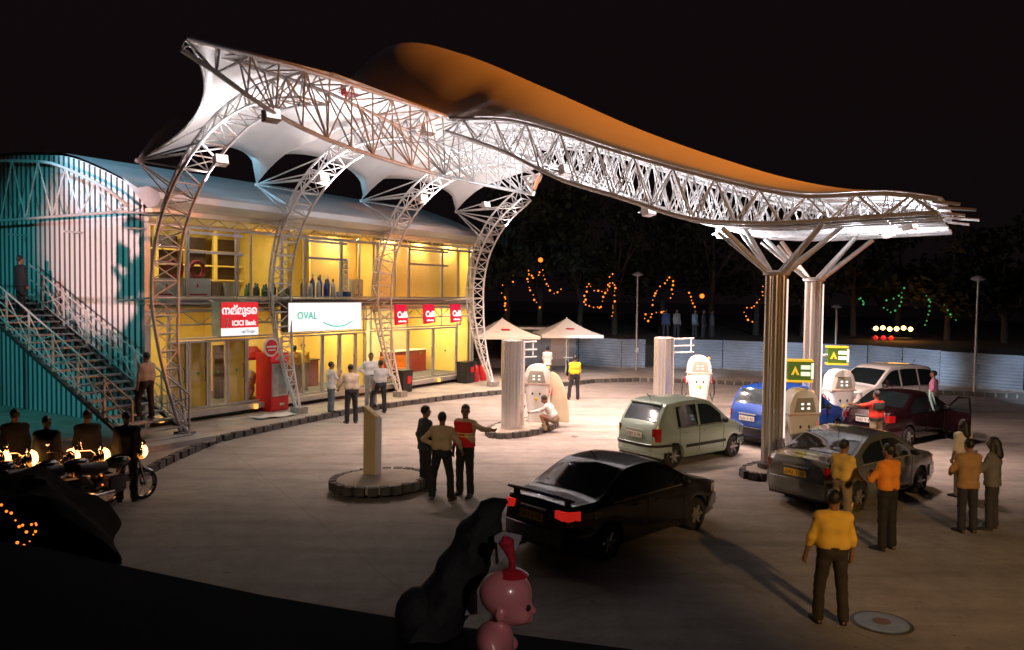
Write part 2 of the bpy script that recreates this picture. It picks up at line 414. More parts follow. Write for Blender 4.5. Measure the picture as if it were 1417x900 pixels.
# gable cladding, lit by the added yard spot
m = MB(); n = 60; ts = [TF - (18.5 + TF) * i / n for i in range(n + 1)]
rows = [[L(S0, t, .1), L(S0, t, roof_z(t) - .05)] for t in ts]; m.grid(rows)
gable_m = mat('pale_cladding', (.66, .64, .62), .5, 0, .05, .9)
gw = m.build('end_wall', gable_m, shop)
m = MB()
for i in range(56):
    t = TF - .12 - i * .28; m.bbox(L(S0 - .05, t - .015, .15), L(S0 - .004, t + .015, roof_z(t) - .06))
m.build('cladding_rib', mat('rib_dark_grey', (.10, .11, .12), .6, 0, .1, 3), gw)  # ribs are a darker grey than the cladding
m = MB(); m.grid([[L(S1, t, .1), L(S1, t, roof_z(t) - .05)] for t in ts]); m.build('end_wall', cream, shop)
# roof vault with a rounded silver nose at the eave
def roof_profile(k):
    pts = [(-2.15, 6.50), (-1.72, 6.55), (-1.52, 6.72), (-1.62, 6.92), (-2.1, 7.12)]
    return pts + [(t, roof_z(t) + .04) for t in np.linspace(-2.6, -18.4, 22)]
m = MB(); m.grid([[L(s, t, z) for t, z in roof_profile(0)] for s in np.linspace(S0 - .07, S1 + .3, 26)])
n_ = len(roof_profile(0)); m.f += [tuple(range(7)), tuple(range(25 * n_, 25 * n_ + 7))]
roof_m = mat('silver_roof_sheet', (.60, .61, .62), .36, .4, .16, 1.5, stretch=(.3, 1, 1))
m.build('roof', roof_m, shop, smooth=True)
m = MB(); m.bbox(L(S0, TF + .08, 6.36), L(S1, -2.05, 6.52)); m.build('eave_soffit', cream, shop)
# floors, ceilings, walls inside
m = MB(); m.bbox(L(S0, TF - .14, 3.72), L(S1, -9, 3.93)); m.build('floor_slab', cream, shop)
m = MB(); m.bbox(L(S0 + .02, TF - .02, .12), L(S1 - .02, -9, .47)); m.build('plinth', mat('plinth_grey', (.10, .095, .09), .7, 0, .2, 3), shop)
m = MB(); m.bbox(L(S0 + .02, -6.3, .47), L(S1 - .02, -6.5, 3.72)); m.bbox(L(S0 + .02, -5.6, 3.93), L(S1 - .02, -5.8, 6.5)); m.build('back_wall', yellow_wall, shop)
m = MB(); m.bbox(L(S0 + .02, TF - .2, 6.40), L(S1 - .02, -5.6, 6.46)); m.bbox(L(S0 + .02, TF - .2, 3.62), L(S1 - .02, -6.3, 3.70)); m.build('ceiling', white_paint, shop)
for s in (5.45, 10.0): MB().bbox(L(s, TF - .25, .47), L(s + .12, -6.3, 3.62)).build('partition_wall', yellow_wall, shop)
for s in (6.1, 10.55): MB().bbox(L(s, TF - .25, 3.93), L(s + .12, -5.6, 6.4)).build('partition_wall', yellow_wall, shop)
MB().bbox(L(S0 + .04, TF - .2, .47), L(S0 + .12, -6.3, 6.4)).build('partition_wall', yellow_wall, shop)
MB().bbox(L(S1 - .12, TF - .2, .47), L(S1 - .04, -6.3, 6.4)).build('partition_wall', yellow_wall, shop)
# front sill band and eave lattice girder, ground floor lattice girder
m = MB(); m.bbox(L(S0 - .1, TF + .14, 3.74), L(S1 + .05, TF - .1, 3.80)); m.bbox(L(S0 - .1, TF + .16, 3.86), L(S1 + .05, TF - .1, 3.92)); m.bbox(L(S0, TF + .02, 3.805), L(S1, TF - .1, 3.855))
m.build('sill_band', alum, shop)
def lattice(z0, z1, s0, s1, t, step, r):
    m = MB(); m.bar(L(s0, t, z0), L(s1, t, z0), r * 1.3); m.bar(L(s0, t, z1), L(s1, t, z1), r * 1.3)
    k = 0; s = s0
    while s < s1 - .01:
        e = min(s + step, s1); m.bar(L(s, t, z0 if k % 2 else z1), L(e, t, z1 if k % 2 else z0), r, 5); s = e; k += 1
    return m
lattice(6.12, 6.38, S0, S1, TF + .05, .42, .018).build('eave_girder', alum, shop)
lattice(3.12, 3.52, S0, S1, TF + .05, .62, .022).build('shopfront_girder', alum, shop)
# corner posts
for s in (S0 + .05, S1 - .05): MB().bbox(L(s - .07, TF + .06, .15), L(s + .07, TF - .08, 6.36)).build('corner_post', alum, shop)
# each window: frame bars, mullions, one pane
def window(s0, s1, z0, z1, mull=(), rails=(), gm=glass_clear, fm=alum, name='window', w=.05):
    f = MB(); d0, d1 = TF + .035, TF - .035
    for s in (s0, s1 - w) + tuple(x - w / 2 for x in mull): f.bbox(L(s, d0, z0), L(s + w, d1, z1))
    cuts = sorted([s0] + list(mull) + [s1])
    for a, b in zip(cuts, cuts[1:]):
        aa, bb = a + (w if a == s0 else w / 2), b - (w if b == s1 else w / 2)
        f.bbox(L(aa, d0 - .004, z0), L(bb, d1 + .004, z0 + w)); f.bbox(L(aa, d0 - .004, z1 - w), L(bb, d1 + .004, z1))
    for (ra, rb, rz_) in rails: f.bbox(L(ra, d0 + .05, rz_ - .04), L(rb, d0 + .004, rz_ + .04))
    o = f.build(name, fm, shop)
    p = MB(); p.bbox(L(s0 + w, TF + .004, z0 + w), L(s1 - w, TF - .004, z1 - w)); p.build('pane', gm, o)
    return o
Z0, Z1 = 3.95, 6.10
window(S0 + .14, 1.88, Z0, Z1, (), ())
window(1.90, 3.72, Z0, Z1, (), ((1.90, 3.95, 5.35), (1.90, 3.95, 5.93)))
window(3.74, 5.60, Z0, Z1, (4.30,), ())
window(5.62, 6.66, Z0, Z1)
window(6.68, 8.50, Z0, Z1, (), ((6.68, 8.75, 5.37), (6.68, 8.75, 5.97)))
window(8.52, 10.50, Z0, Z1, (9.5,), ())
window(10.52, 12.50, Z0, Z1, (11.6,), ())
window(12.52, 14.80, Z0, Z1, (), ((12.52, 15.2, 5.37), (12.52, 15.2, 5.97)))
window(14.82, S1 - .14, Z0, Z1, (16.0,), ())
Y0, Y1 = .50, 2.62
window(S0 + .14, 1.24, Y0, 3.6); window(1.26, 5.44, 2.66, 3.6, (3.3,))
window(4.12, 5.44, Y0, Y1)
window(5.60, 7.52, Y0, Y1, (6.62,)); window(5.60, 9.9, 2.66, 3.6, (7.5,))
window(9.32, 9.90, Y0, Y1)
window(10.14, 12.45, Y0, 2.66, (11.4,)); window(10.14, 16.3, 2.70, 3.6, (12.4, 14.8))
window(15.98, S1 - .14, Y0, 3.6)
def door(s0, s1, z0, z1, pane_m, sticker=None, panel=None):
    d = window(s0, s1, z0, z1, (), (), pane_m, alum, 'door', .07)
    MB().tube([L(s1 - .16, TF + .04, 1.35), L(s1 - .16, TF + .09, 1.40), L(s1 - .16, TF + .09, 1.75), L(s1 - .16, TF + .04, 1.8)], .014, 6).build('handle', dark_steel, d)
    if panel: MB().bbox(L(s0 + .07, TF - .006, z0 + .07), L(s1 - .07, TF - .02, z1 - .07)).build('panel', panel, d)
    if sticker:
        c = (s0 + s1) / 2; q = MB(); q.add([L(c - .07, TF + .012, 1.62), L(c, TF + .012, 1.52), L(c + .07, TF + .012, 1.62), L(c, TF + .012, 1.66)], [(0, 1, 2, 3)]); q.build('sticker', sticker, d)
    return d
green_s = mat('green_sticker', (.10, .30, .03), .5)
door(1.26, 1.88, Y0, Y1, glass_clear, None, yellow_door)
door(1.90, 2.62, Y0, Y1, glass_clear, green_s, yellow_door)
door(2.64, 3.32, Y0, Y1, glass_clear, green_s)
door(3.34, 4.10, Y0, Y1, glass_clear, green_s, yellow_door)
door(7.54, 8.42, Y0, Y1, glass_clear); door(8.44, 9.30, Y0, Y1, glass_clear)
door(12.47, 14.2, Y0, 2.66, glass_clear, green_s); door(14.22, 15.96, Y0, 2.66, glass_clear, green_s)
# aluminium step under the doors
m = MB(); m.bbox(L(.6, TF + .28, .3), L(5.4, TF + .0, .47)); m.bbox(L(5.6, TF + .28, .3), L(9.9, TF, .47)); m.bbox(L(10.2, TF + .28, .3), L(16.9, TF, .47)); m.build('door_step', alum, shop)
# small upstairs yellow partitions and dark shelving recess seen through the glass
m = MB()
for s in (1.1, 2.45, 3.6, 4.75): m.bbox(L(s, -4.9, 3.94), L(s + .16, -5.0, 6.35))
for z in (4.5, 5.0, 5.5): m.bbox(L(.6, -4.9, z), L(6.0, -5.2, z + .05))
m.build('wall_shelving', yellow_wall, shop)
m = MB()
for a, b in ((.62, 1.05), (1.3, 2.4), (2.65, 3.55), (3.8, 4.7), (4.95, 6.05)): m.bbox(L(a, -5.25, 4.0), L(b, -5.3, 6.0))
m.build('shelf_back_panel', dark_brown, shop)
MB().bbox(L(10.7, -3.1, 3.95), L(17.0, -3.2, 6.3)).build('window_screen', mat('amber_blind', (.80, .50, .14), .7, 0, .04, 1), shop)
MB().bbox(L(8.0, -3.5, 3.95), L(10.45, -3.6, 6.3)).build('window_screen', MATS['amber_blind'], shop)
MB().bbox(L(10.15, -6.22, .48), L(17.1, -6.28, 3.6)).build('cafe_wall', mat('cafe_cream_yellow', (.86, .72, .38), .6, 0, .05, 2), shop)
# dark drinks alcove downstairs
MB().bbox(L(4.15, -4.1, .48), L(5.4, -4.2, 2.3)).build('alcove_back', dark_brown, shop)

# ================================================================== ARCH TRUSSES
PROF = [(0.0, .15), (-.60, 1.6), (-1.0, 3.2), (-1.08, 4.5), (-.75, 5.95), (.1, 7.3), (1.4, 8.35), (2.7, 8.86), (4.0, 8.98), (4.9, 8.9)]
FEET = [(0.0, 0.0), (5.04, -.99), (10.27, -1.02), (15.28, 0.0)]
def arc_pts(prof, n):
    d = [0]
    for a, b in zip(prof, prof[1:]): d.append(d[-1] + math.hypot(b[0] - a[0], b[1] - a[1]))
    A = [(d[i], prof[i][0]) for i in range(len(prof))]; B = [(d[i], prof[i][1]) for i in range(len(prof))]
    return [(smooth_interp(A, x), smooth_interp(B, x)) for x in np.linspace(0, d[-1], n)]
def make_arch(s, dt, idx, tmax, label):
    a = thing('arch_truss', label, 'truss', P(s, dt, 0), THETA, 'lattice arches in front of the shop')
    prof = [p for p in PROF if p[0] <= tmax or p[1] < 7]; pts = arc_pts(prof, 27 if idx != 3 else 22); N = len(pts)
    MB().bbox((-.2, -.2, .15), (.2, .2, .36)).build('foot_block', concrete, a)
    ch = {k: [] for k in 'abc'}
    for i, (t, z) in enumerate(pts):
        j = max(0, min(N - 1, i)); p0, p1 = pts[max(j - 1, 0)], pts[min(j + 1, N - 1)]
        dx, dz = p1[0] - p0[0], p1[1] - p0[1]; l = math.hypot(dx, dz); nx, nz = dz / l, -dx / l      # outward (forecourt side) normal
        w = min(1, .12 + z / 4.2) if i < N // 2 else 1.0
        hw, hd = .40 * w, .27 * w
        ch['a'].append(Vector((-hw, -(t + nx * hd), z + nz * hd)))
        ch['b'].append(Vector((hw, -(t + nx * hd), z + nz * hd)))
        ch['c'].append(Vector((0, -(t - nx * hd * 1.3), z - nz * hd * 1.3)))
    for k in 'abc': MB().tube(ch[k], .042, 7).build('chord', steel, a, smooth=60)
    w1 = MB()
    for i in range(1, N):
        w1.bar(ch['a'][i], ch['b'][i], .021, 5)
        w1.bar(ch['a'][i], ch['c'][i], .021, 5); w1.bar(ch['b'][i], ch['c'][i], .021, 5)
        x, y = ('a', 'b') if i % 2 else ('b', 'a'); w1.bar(ch[x][i - 1], ch[y][i], .018, 5)
        x, y = ('a', 'c') if i % 2 else ('c', 'a'); w1.bar(ch[x][i - 1], ch[y][i], .018, 5)
        x, y = ('b', 'c') if i % 2 else ('c', 'b'); w1.bar(ch[x][i - 1], ch[y][i], .018, 5)
    w1.build('lacing', steel, a, smooth=60)
    # outrigger that holds the rear corner of the membrane
    tip = Vector((0, -(-2.05), 7.78)); o = MB()
    near = sorted(range(N), key=lambda i: abs(pts[i][1] - 6.6))[0]; near2 = sorted(range(N), key=lambda i: abs(pts[i][1] - 8.2))[0]; mid = (near + near2) // 2
    for i in (near, mid, near2):
        for k in 'abc': o.bar(ch[k][i], tip, .026, 5)
    o.ball(tip, .07, 8, 6)
    o.build('outrigger', steel, a, smooth=60)
    # ties back to the building
    for z in (3.83, 6.3):
        i = sorted(range(N), key=lambda q: abs(pts[q][1] - z))[0]
        for k in 'ab': MB().bar(ch[k][i], (ch[k][i].x * 1.2, -(TF - dt + .18), z), .025, 5).build('wall_tie', steel, a)
    return a
arch_labels = ['lattice arch truss at the near left corner of the shop beside the stairs',
               'lattice arch truss between the red light box sign and the long white sign',
               'lattice arch truss between the long white sign and the three red banners',
               'lattice arch truss at the far right end of the shop by the umbrellas']
for i, ((s, dt), lab) in enumerate(zip(FEET, arch_labels)): make_arch(s, dt, i, 9 if i != 3 else 2.0, lab)

# ================================================================== CANOPY (front girder, forecourt girders, columns)
def girder(name, label, A, B, C, r=.05, rl=.022, step=1, group='girders of the canopy', mats=steel, light=False):
    """three chords given as equally sampled point lists in world space"""
    g = thing(name, label, 'girder', A[0], 0, group); o = A[0]
    for ch in (A, B, C): MB().tube([p - o for p in ch], r, 7).build('chord', mats, g, smooth=60)
    m = MB()
    if light:
        for i in range(1, len(A), 2):
            for X in (B, C):
                m.bar(A[i] - o, X[i - 1] - o, rl, 5); m.bar(A[i] - o, X[min(i + 1, len(A) - 1)] - o, rl, 5)
            m.bar(B[i - 1] - o, C[i - 1] - o, rl, 5)
    for i in range(0, 0 if light else len(A), 1):
        for X, Y in ((A, B), (B, C), (A, C)):
            m.bar(X[i] - o, Y[i] - o, rl, 5)
            if i: m.bar((X if i % 2 else Y)[i - 1] - o, (Y if i % 2 else X)[i] - o, rl * .9, 5)
    m.build('lacing', mats, g, smooth=60); return g
def samp(pts, n):
    """resample a polyline of world points smoothly"""
    d = [0]
    for a, b in zip(pts, pts[1:]): d.append(d[-1] + (b - a).length)
    out = []
    for x in np.linspace(0, d[-1], n): out.append(Vector([smooth_interp([(d[i], pts[i][k]) for i in range(len(pts))], x) for k in range(3)]))
    return out
# front girder over the shop, running parallel to it: free tip on the left, meets the far arch on the right
upper = [P(-4.25, 5.9, 8.75), P(-1.2, 5.6, 9.0), P(2.0, 5.3, 9.12), P(5.04, 5.05, 9.18)]
midc = [P(*on_t(262, 62, 5.2)[:2], on_t(262, 62, 5.2)[2]), P(*on_t(340, 90, 5.0)), P(*on_t(450, 127, 4.8)), P(*on_t(520, 160, 4.6)), P(*on_t(600, 196, 4.5)), P(*on_t(690, 228, 4.5))]
lowc = [P(*on_t(250, 68, 5.8)), P(*on_t(310, 108, 5.8)), P(*on_t(370, 152, 5.7)), P(*on_t(450, 192, 5.6)), P(*on_t(530, 220, 5.5)), P(*on_t(620, 245, 5.3)), P(*on_t(735, 269, 4.8))]
girder('front_girder', 'long three chord lattice girder across the front edge of the shop canopy', samp(upper + [P(7.6, 4.9, 9.0), P(10.27, 4.8, 8.3)], 19), samp(midc, 19), samp(lowc, 19), .052, .022)
# tail from the forecourt corner to the far arch
endg = [P(10.27, 4.75, 7.75), P(12.8, 3.4, 8.1), P(15.28, 1.9, 8.3)]
girder('end_girder', 'short lattice girder joining the front girder to the far arch', samp(endg, 9), samp([p + Vector((.25, .2, .6)) for p in endg], 9), samp([p + Vector((-.35, .3, .5)) for p in endg], 9), .05, .02)
EDGE = [(5.0, 9.18), (7.0, 8.95), (8.6, 8.45), (10.2, 7.85), (12.4, 7.1), (14.7, 6.48), (16.6, 6.42), (18.1, 6.10)]
LOWP = [(5.0, 8.80), (7.0, 8.05), (8.6, 7.25), (10.2, 6.72), (12.3, 6.03), (13.7, 5.88), (14.7, 5.86), (16.3, 5.92), (18.1, 5.97)]
def edge_z(t): return smooth_interp(EDGE, t)
glabels = ['near edge lattice girder of the forecourt canopy carrying the orange lit fabric', 'lattice girder second from the near edge under the forecourt canopy',
           'lattice girder along the middle of the forecourt canopy', 'lattice girder second from the far edge under the forecourt canopy', 'far edge lattice girder of the forecourt canopy against the dark trees']
for i, s in enumerate((5.04, 6.35, 7.65, 8.96, 10.27)):
    n = 25; T = np.linspace(5.0, 17.5, n)
    up = [P(s, t, edge_z(t) - .02 + (0 if i in (0, 4) else .12)) for t in T]
    lo1 = [P(s - .14, t, smooth_interp(LOWP, t)) for t in T]; lo2 = [P(s + .18, t, smooth_interp(LOWP, t) - .03) for t in T]
    girder('canopy_girder', glabels[i], up, lo1, lo2, .048 if i in (0, 4) else .035, .022 if i in (0, 4) else .018, group='girders of the forecourt canopy', light=True)
    MB().bar(P(s, 17.4, 6.2), P(s, 17.9 + .25 * (i % 2), 6.12), .035).build('end_pipe', steel, [o for o in bpy.data.objects if o.get('label') == glabels[i]][0], loc=-P(s, 5.0, edge_z(5.0) - .02 + (0 if i in (0, 4) else .12)))
# cross bracing between the forecourt girders
cb = thing('cross_bracing', 'net of pale cross pipes between the forecourt canopy girders', 'bracing', P(5.04, 5, 8.8)); o = P(5.04, 5, 8.8); m = MB()
for k, t in enumerate(np.linspace(5.2, 17.2, 17)):
    z = smooth_interp(LOWP, t) + .02
    m.bar(P(5.04, t, z) - o, P(10.27, t, z) - o, .027, 5)
    if k: m.bar(P(5.04 if k % 2 else 10.27, t - .75, smooth_interp(LOWP, t - .75)) - o, P(10.27 if k % 2 else 5.04, t, z) - o, .02, 5)
    zu = edge_z(t) + .08; m.bar(P(5.04, t, edge_z(t)) - o, P(10.27, t, edge_z(t)) - o, .022, 5)
    for s in (5.7, 7.0, 8.3, 9.6): m.bar(P(s - .65, t, z) - o, P(s, t, zu) - o, .016, 4); m.bar(P(s + .65, t, z) - o, P(s, t, zu) - o, .016, 4)
m.build('brace', steel, cb, smooth=60)

# two stainless columns with branching heads
def column(loc, ztop, label, arms):
    c = thing('canopy_column', label, 'column', loc, THETA, 'stainless columns of the forecourt canopy')
    m = MB(); prof = []
    for k in range(6):                          # a cluster of polished tubes round a dark core
        a = 2 * math.pi * k / 6 + .2; x, y = .175 * math.cos(a), .175 * math.sin(a)
        MB().lathe([(.098, .18), (.098, ztop)], (x, y, 0), 24).build('shaft_tube', stainless, c, smooth=40)
    MB().lathe([(.15, .18), (.15, ztop)], n=16).build('core', dark_steel, c)
    for k, (am, st_) in enumerate(((mat('glint_strip_amber', (.9, .6, .3), .4, emit=(1, .42, .10), estr=1.0), 'a'), (mat('glint_strip_pink', (.9, .8, .8), .4, emit=(1, .72, .66), estr=1.3), 'p'))):
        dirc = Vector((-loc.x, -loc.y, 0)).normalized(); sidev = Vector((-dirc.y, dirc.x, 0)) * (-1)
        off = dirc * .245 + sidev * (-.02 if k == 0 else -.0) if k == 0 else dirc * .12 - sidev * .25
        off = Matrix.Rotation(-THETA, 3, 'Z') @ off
        MB().bar((off.x, off.y, 1.5 if k == 0 else .9), (off.x, off.y, ztop - .1), .018, 6).build('glint_strip', am, c)  # added glowing strips imitate reflections running down the column
    MB().lathe([(.33, 0.17), (.33, .28), (.29, .29)], n=28).build('base_collar', dark_steel, c)
    MB().lathe([(.30, ztop - .005), (.31, ztop + .06), (.2, ztop + .10)], n=28).build('cap_plate', steel, c)
    for (ds, dt, dz) in arms:
        b = MB(); q = Vector((ds, -dt, dz)); f = Vector((.13 * (1 if ds > 0 else -1), -.13 * (1 if dt > 0 else -1), ztop))
        off = Vector((.09, .09, 0)); b.bar(f, q, .064, 10); b.build('branch', steel, c, smooth=60)
        MB().bar(f * .6 + Vector((0, 0, ztop * .4)) + off, q + off * 1.5 + Vector((0, 0, -.1)), .038, 8).build('branch_strut', steel, c, smooth=60)
    return c
C1 = Vector((6.17, 18.65, 0)); C2 = Vector((8.66, 22.9, 0))
a1 = [(-.55, -1.15, 5.80), (.9, -1.0, 5.86), (-.6, 1.1, 5.82), (.9, 1.25, 5.84)]
column(C1, 4.70, 'nearer stainless canopy column standing beside the grey saloon', a1)
column(C2, 4.66, 'farther stainless canopy column standing beside the rear green price sign', [(-.9, -1.2, 5.84), (.7, -1.1, 5.84), (-.8, 1.2, 5.84), (.8, 1.4, 5.84)])

# ================================================================== MEMBRANES (fabric roof), one stretched skin with four panels
mem = thing('canopy_membrane', 'stretched pale fabric roof sweeping from the shop over the forecourt', 'canopy', OO, THETA)
MP = [(-2.05, 7.80), (-1.5, 8.28), (-.7, 8.75), (.4, 9.05), (1.6, 9.3), (2.9, 9.45), (4.0, 9.4), (5.2, 9.22)]
def mp_z(t): return smooth_interp(MP, t)
def arch_bay(s0, d0, s1, d1, tend0, tend1, rise, ridge=None, nu=22, nv=26, skew=0.0):
    rows = []
    for j in range(nv + 1):
        v = j / nv; row = []
        for i in range(nu + 1):
            u = i / nu
            tl0 = -2.05 + (tend0 + 2.05) * v; tl1 = -2.05 + (tend1 + 2.05) * v
            t = tl0 * (1 - u) + tl1 * u + d0 * (1 - u) * (1 - v) + d1 * u * (1 - v)
            z = mp_z(tl0) * (1 - u) + mp_z(tl1) * u
            b = max(0.0, 4 * u * (1 - u)) ** (.32 + .36 * v)
            rr = rise * (1 - v) ** 1.1 * (u ** skew) if ridge is None else ridge(t) - z
            row.append(L(s0 + (s1 - s0) * u, t, z + b * rr))
        rows.append(row)
    return rows
def mem_build(rows, thick=.012):
    m = MB(); m.grid(rows); o = m.build('fabric_panel', membrane, mem, smooth=180)
    md = o.modifiers.new('cloth', 'SOLIDIFY'); md.thickness = thick; md.offset = 0
    return o
RIDGE = [(-3.2, 8.95), (-1.5, 10.2), (0.0, 11.7), (1.24, 12.5), (3.6, 11.88), (6.85, 10.34), (10.1, 8.73), (13.3, 7.42), (15.0, 6.9), (18.0, 6.25)]
mem_build(arch_bay(0, 0, 5.04, -.99, 5.4, 5.05, 1.4, skew=.8))
mem_build(arch_bay(10.27, -1.02, 15.28, 0, 4.9, 2.1, 1.1))
# left overhang from the first arch to the free edge
rows = []
for j in range(25):
    v = j / 24; t0 = -2.05 + 7.4 * v; row = []
    fs = -4.25 * v ** 2.1; ft = -2.05 + 7.95 * v; fz = 7.80 + 1.0 * v + .9 * v * (1 - v)
    for i in range(9):
        u = i / 8; row.append(L(fs * u, t0 * (1 - u) + ft * u, mp_z(t0) * (1 - u) + fz * u))
    rows.append(row)
mem_build(rows)
MB().tube([Vector(r[-1]) for r in rows], .035, 6).build('edge_cable', steel, mem, smooth=60)
# forecourt barrel
rows = []
for j in range(61):
    t = -2.95 + 20.5 * j / 60; row = []
    for i in range(33):
        u = i / 32; b = (4 * u * (1 - u)) ** (.34 + .44 * min(1, max(0, (t + 3) / 4)))
        ez = mp_z(t + (1.0 * max(0, (5 - t) / 8))) if t < 4.2 else (edge_z(t) + .05 if t > 5.6 else mp_z(t) + (edge_z(5.6) + .05 - mp_z(4.2)) * (t - 4.2) / 1.4); rg = max(smooth_interp(RIDGE, t), ez + .06)
        row.append(L(5.04 + 5.23 * u, t, ez + b * (rg - ez)))
    rows.append(row)
mem_build(rows)

# ================================================================== CARS
def car_paint(name, c, rough=.28, metal=.35): return mat(name, c, rough, metal, .05, 3, coat=.8)
tint_glass = mat('tinted_car_glass', (.014, .022, .025), .07, .15, .1, 2, coat=1.0)
tail_red = mat('tail_lamp_red', (.35, .008, .01), .12, 0, .1, 10, coat=1)
tail_lit = mat('tail_lamp_lit', (.5, .01, .01), .2, 0, .05, 10, emit=(1, .03, .02), estr=.38)
head_clear = mat('headlamp_lens', (.55, .56, .58), .08, .3, .1, 8, coat=1)
amber_lens = mat('amber_lens', (.6, .22, .02), .15, 0, .1, 9, coat=1)
alloy = mat('alloy_rim', (.50, .50, .50), .3, .8, .1, 6)
trim_black = mat('black_trim', (.012, .012, .013), .5, 0, .2, 6)
plate_y = mat('yellow_plate', (.70, .45, .06), .5, 0, .05, 8)
plate_w = mat('white_plate', (.72, .70, .66), .5, 0, .05, 8)
def wheel_parts(car, x, y, r, side):
    w = .17
    t = MB().lathe([(r * .60, -w / 2), (r * .93, -w / 2), (r, -w / 2 + .03), (r, w / 2 - .03), (r * .93, w / 2), (r * .60, w / 2)], (0, 0, 0), 26, 'y', cap=False)
    o = t.build('wheel', black_rubber, car, smooth=True, loc=(x, y, r))
    q = MB(); k = side
    q.lathe([(r * .62, -w * .3), (r * .62, w * .42), (r * .56, w * .44), (r * .55, w * .2)], (0, 0, 0), 24, 'y', cap=False)
    for i in range(6):
        a = 2 * math.pi * i / 6; q.bar((0, k * w * .30, 0), (math.cos(a) * r * .57, k * w * .38, math.sin(a) * r * .57), .032, 6)
    q.lathe([(.055, k * w * .2), (.05, k * w * .40), (.02, k * w * .42)], (0, 0, 0), 14, 'y')
    q.build('rim', alloy, o, smooth=50)
    MB().lathe([(r * .55, k * .01), (.02, k * .02)], (0, 0, 0), 20, 'y').build('hub_shadow', trim_black, o)
def make_car(name, label, cat, loc, heading, p, group=None):
    Ln, W = p['L'], p['W']; top = p['top']; belt = p['belt']; car = thing(name, label, cat, loc, R(heading), group)
    xr, xf = -Ln / 2, Ln / 2; wr, wf = p['axles']; r = p['r']; zs = p.get('sill', .22)
    def zt(x):
        e = .05; return sum(smooth_interp(top, x + d) for d in (-e, 0, e)) / 3
    def plan(x):
        u = abs(x) / (Ln / 2); return W / 2 * (1 - .17 * max(0, u - .45) ** 2 / .3 - (.10 * max(0, u - .9) / .1 if u > .9 else 0))
    def zb(x):
        z = zs + (.10 * ((abs(x) / (Ln / 2)) - .82) / .18 if abs(x) > .82 * Ln / 2 else 0)
        for wx in (wr, wf):
            rr = r + .055
            if abs(x - wx) < rr: z = max(z, r + math.sqrt(rr * rr - (x - wx) ** 2))
        return z
    def yat(x, z):
        w = plan(x); b = min(belt, zt(x) - .06)
        if z <= b:
            u = (z - zs) / max(.1, b - zs); return w * (1 - .035 * (1 - u) ** 2 - .02 * max(0, u - .8) / .2)
        return w * .98 - p['lean'] * (z - b)
    def crown(x): return .035 if zt(x) > belt + .2 else .03
    def topz(x, y):
        yt = max(.1, yat(x, zt(x) - .05) - .03); return zt(x) + crown(x) * (1 - min(1, abs(y) / yt) ** 2)
    xs = sorted(set([round(v, 3) for v in list(np.linspace(xr, xf, 70)) + [wx + (r + .055) * math.cos(a) for wx in (wr, wf) for a in np.linspace(0, math.pi, 17)]]))
    rows = []
    for x in xs:
        z0, Z = zb(x), zt(x); b = min(belt, Z - .06); z0 = min(z0, b - .03)
        half = [(0, z0), (yat(x, z0) * .8, z0), (yat(x, z0) - .015, z0), (yat(x, z0 + .03), z0 + .03)]
        for u in (.25, .5, .72, .88, 1.0): z = z0 + .03 + (b - z0 - .03) * u; half.append((yat(x, z), z))
        zc = Z - .05
        for u in (.35, .7, 1): z = b + max(.001, zc - b) * u; half.append((yat(x, z), z))
        yt = max(.1, yat(x, zc) - .03); half.append((yat(x, zc) - .010, Z - .02))
        for u in (1.0, .8, .55, .28, 0): half.append((yt * u, Z + crown(x) * (1 - u * u)))
        full = [(x, y, z) for y, z in half] + [(x, -y, z) for y, z in reversed(half[1:-1])]
        rows.append(full)
    m = MB(); m.grid(rows, True); n = len(rows[0]); m.f.append(tuple(range(n - 1, -1, -1))); m.f.append(tuple(range(len(m.v) - n, len(m.v))))
    m.build('body', p['paint'], car, smooth=32)
    MB().box((0, 0, zs + .10), (Ln * .94, W * .80, .16)).build('underbody', trim_black, car)
    for wx in (wr, wf): MB().box((wx, 0, r + .05), (2 * r + .06, W * .70, 2 * r * .9)).build('wheel_well', trim_black, car)
    for wx in (wr, wf):
        for k in (-1, 1): wheel_parts(car, wx, k * (plan(wx) - .10), r, k)
    gl = p.get('glass', tint_glass)
    # side windows
    for k in (-1, 1):
        for (xa, xb) in p['side']:
            m = MB(); rw = []
            for x in np.linspace(xa, xb, 10):
                zl = belt + .03; zh = max(zl + .02, min(zt(x) - .11, p.get('wtop', 9))); rw.append([(x, k * (yat(x, z) + .006), z) for z in np.linspace(zl, zh, 5)])
            m.grid(rw); m.build('side_window', gl, car, smooth=True)
        a, b = p['side'][0][0], p['side'][-1][1]
        m = MB(); m.tube([(x, k * (yat(x, belt + .012) + .008), belt + .012) for x in np.linspace(a - .05, b + .05, 12)], .009, 5); m.build('window_trim', p.get('wtrim', alum), car)
        # door seams, handles, side moulding, mirror
        for sx in p['seams']:
            m = MB(); m.tube([(sx, k * (yat(sx, z) + .0015), z) for z in np.linspace(zs + .1, belt, 8)], .006, 4); m.build('door_seam', trim_black, car)
        for hx in p['handles']:
            MB().box((hx, k * (yat(hx, belt - .12) + .012), belt - .12), (.16, .03, .035)).build('door_handle', p.get('handle', p['paint']), car, bevel=.008)
        if p.get('mould'):
            m = MB(); rw = []
            for x in np.linspace(wr + r + .1, wf - r - .1, 9): rw.append([(x, k * (yat(x, z) + (.014 if 0 < i < 3 else .001)), z) for i, z in enumerate((.46, .475, .525, .54))])
            m.grid(rw); m.build('side_moulding', trim_black, car)
        mx = p['mirror']; MB().ball((mx, k * (yat(mx, belt) + .11), belt + .09), .1, 12, 8, (.55, 1.0, .72)).build('door_mirror', p.get('mirrorm', trim_black), car, smooth=True)
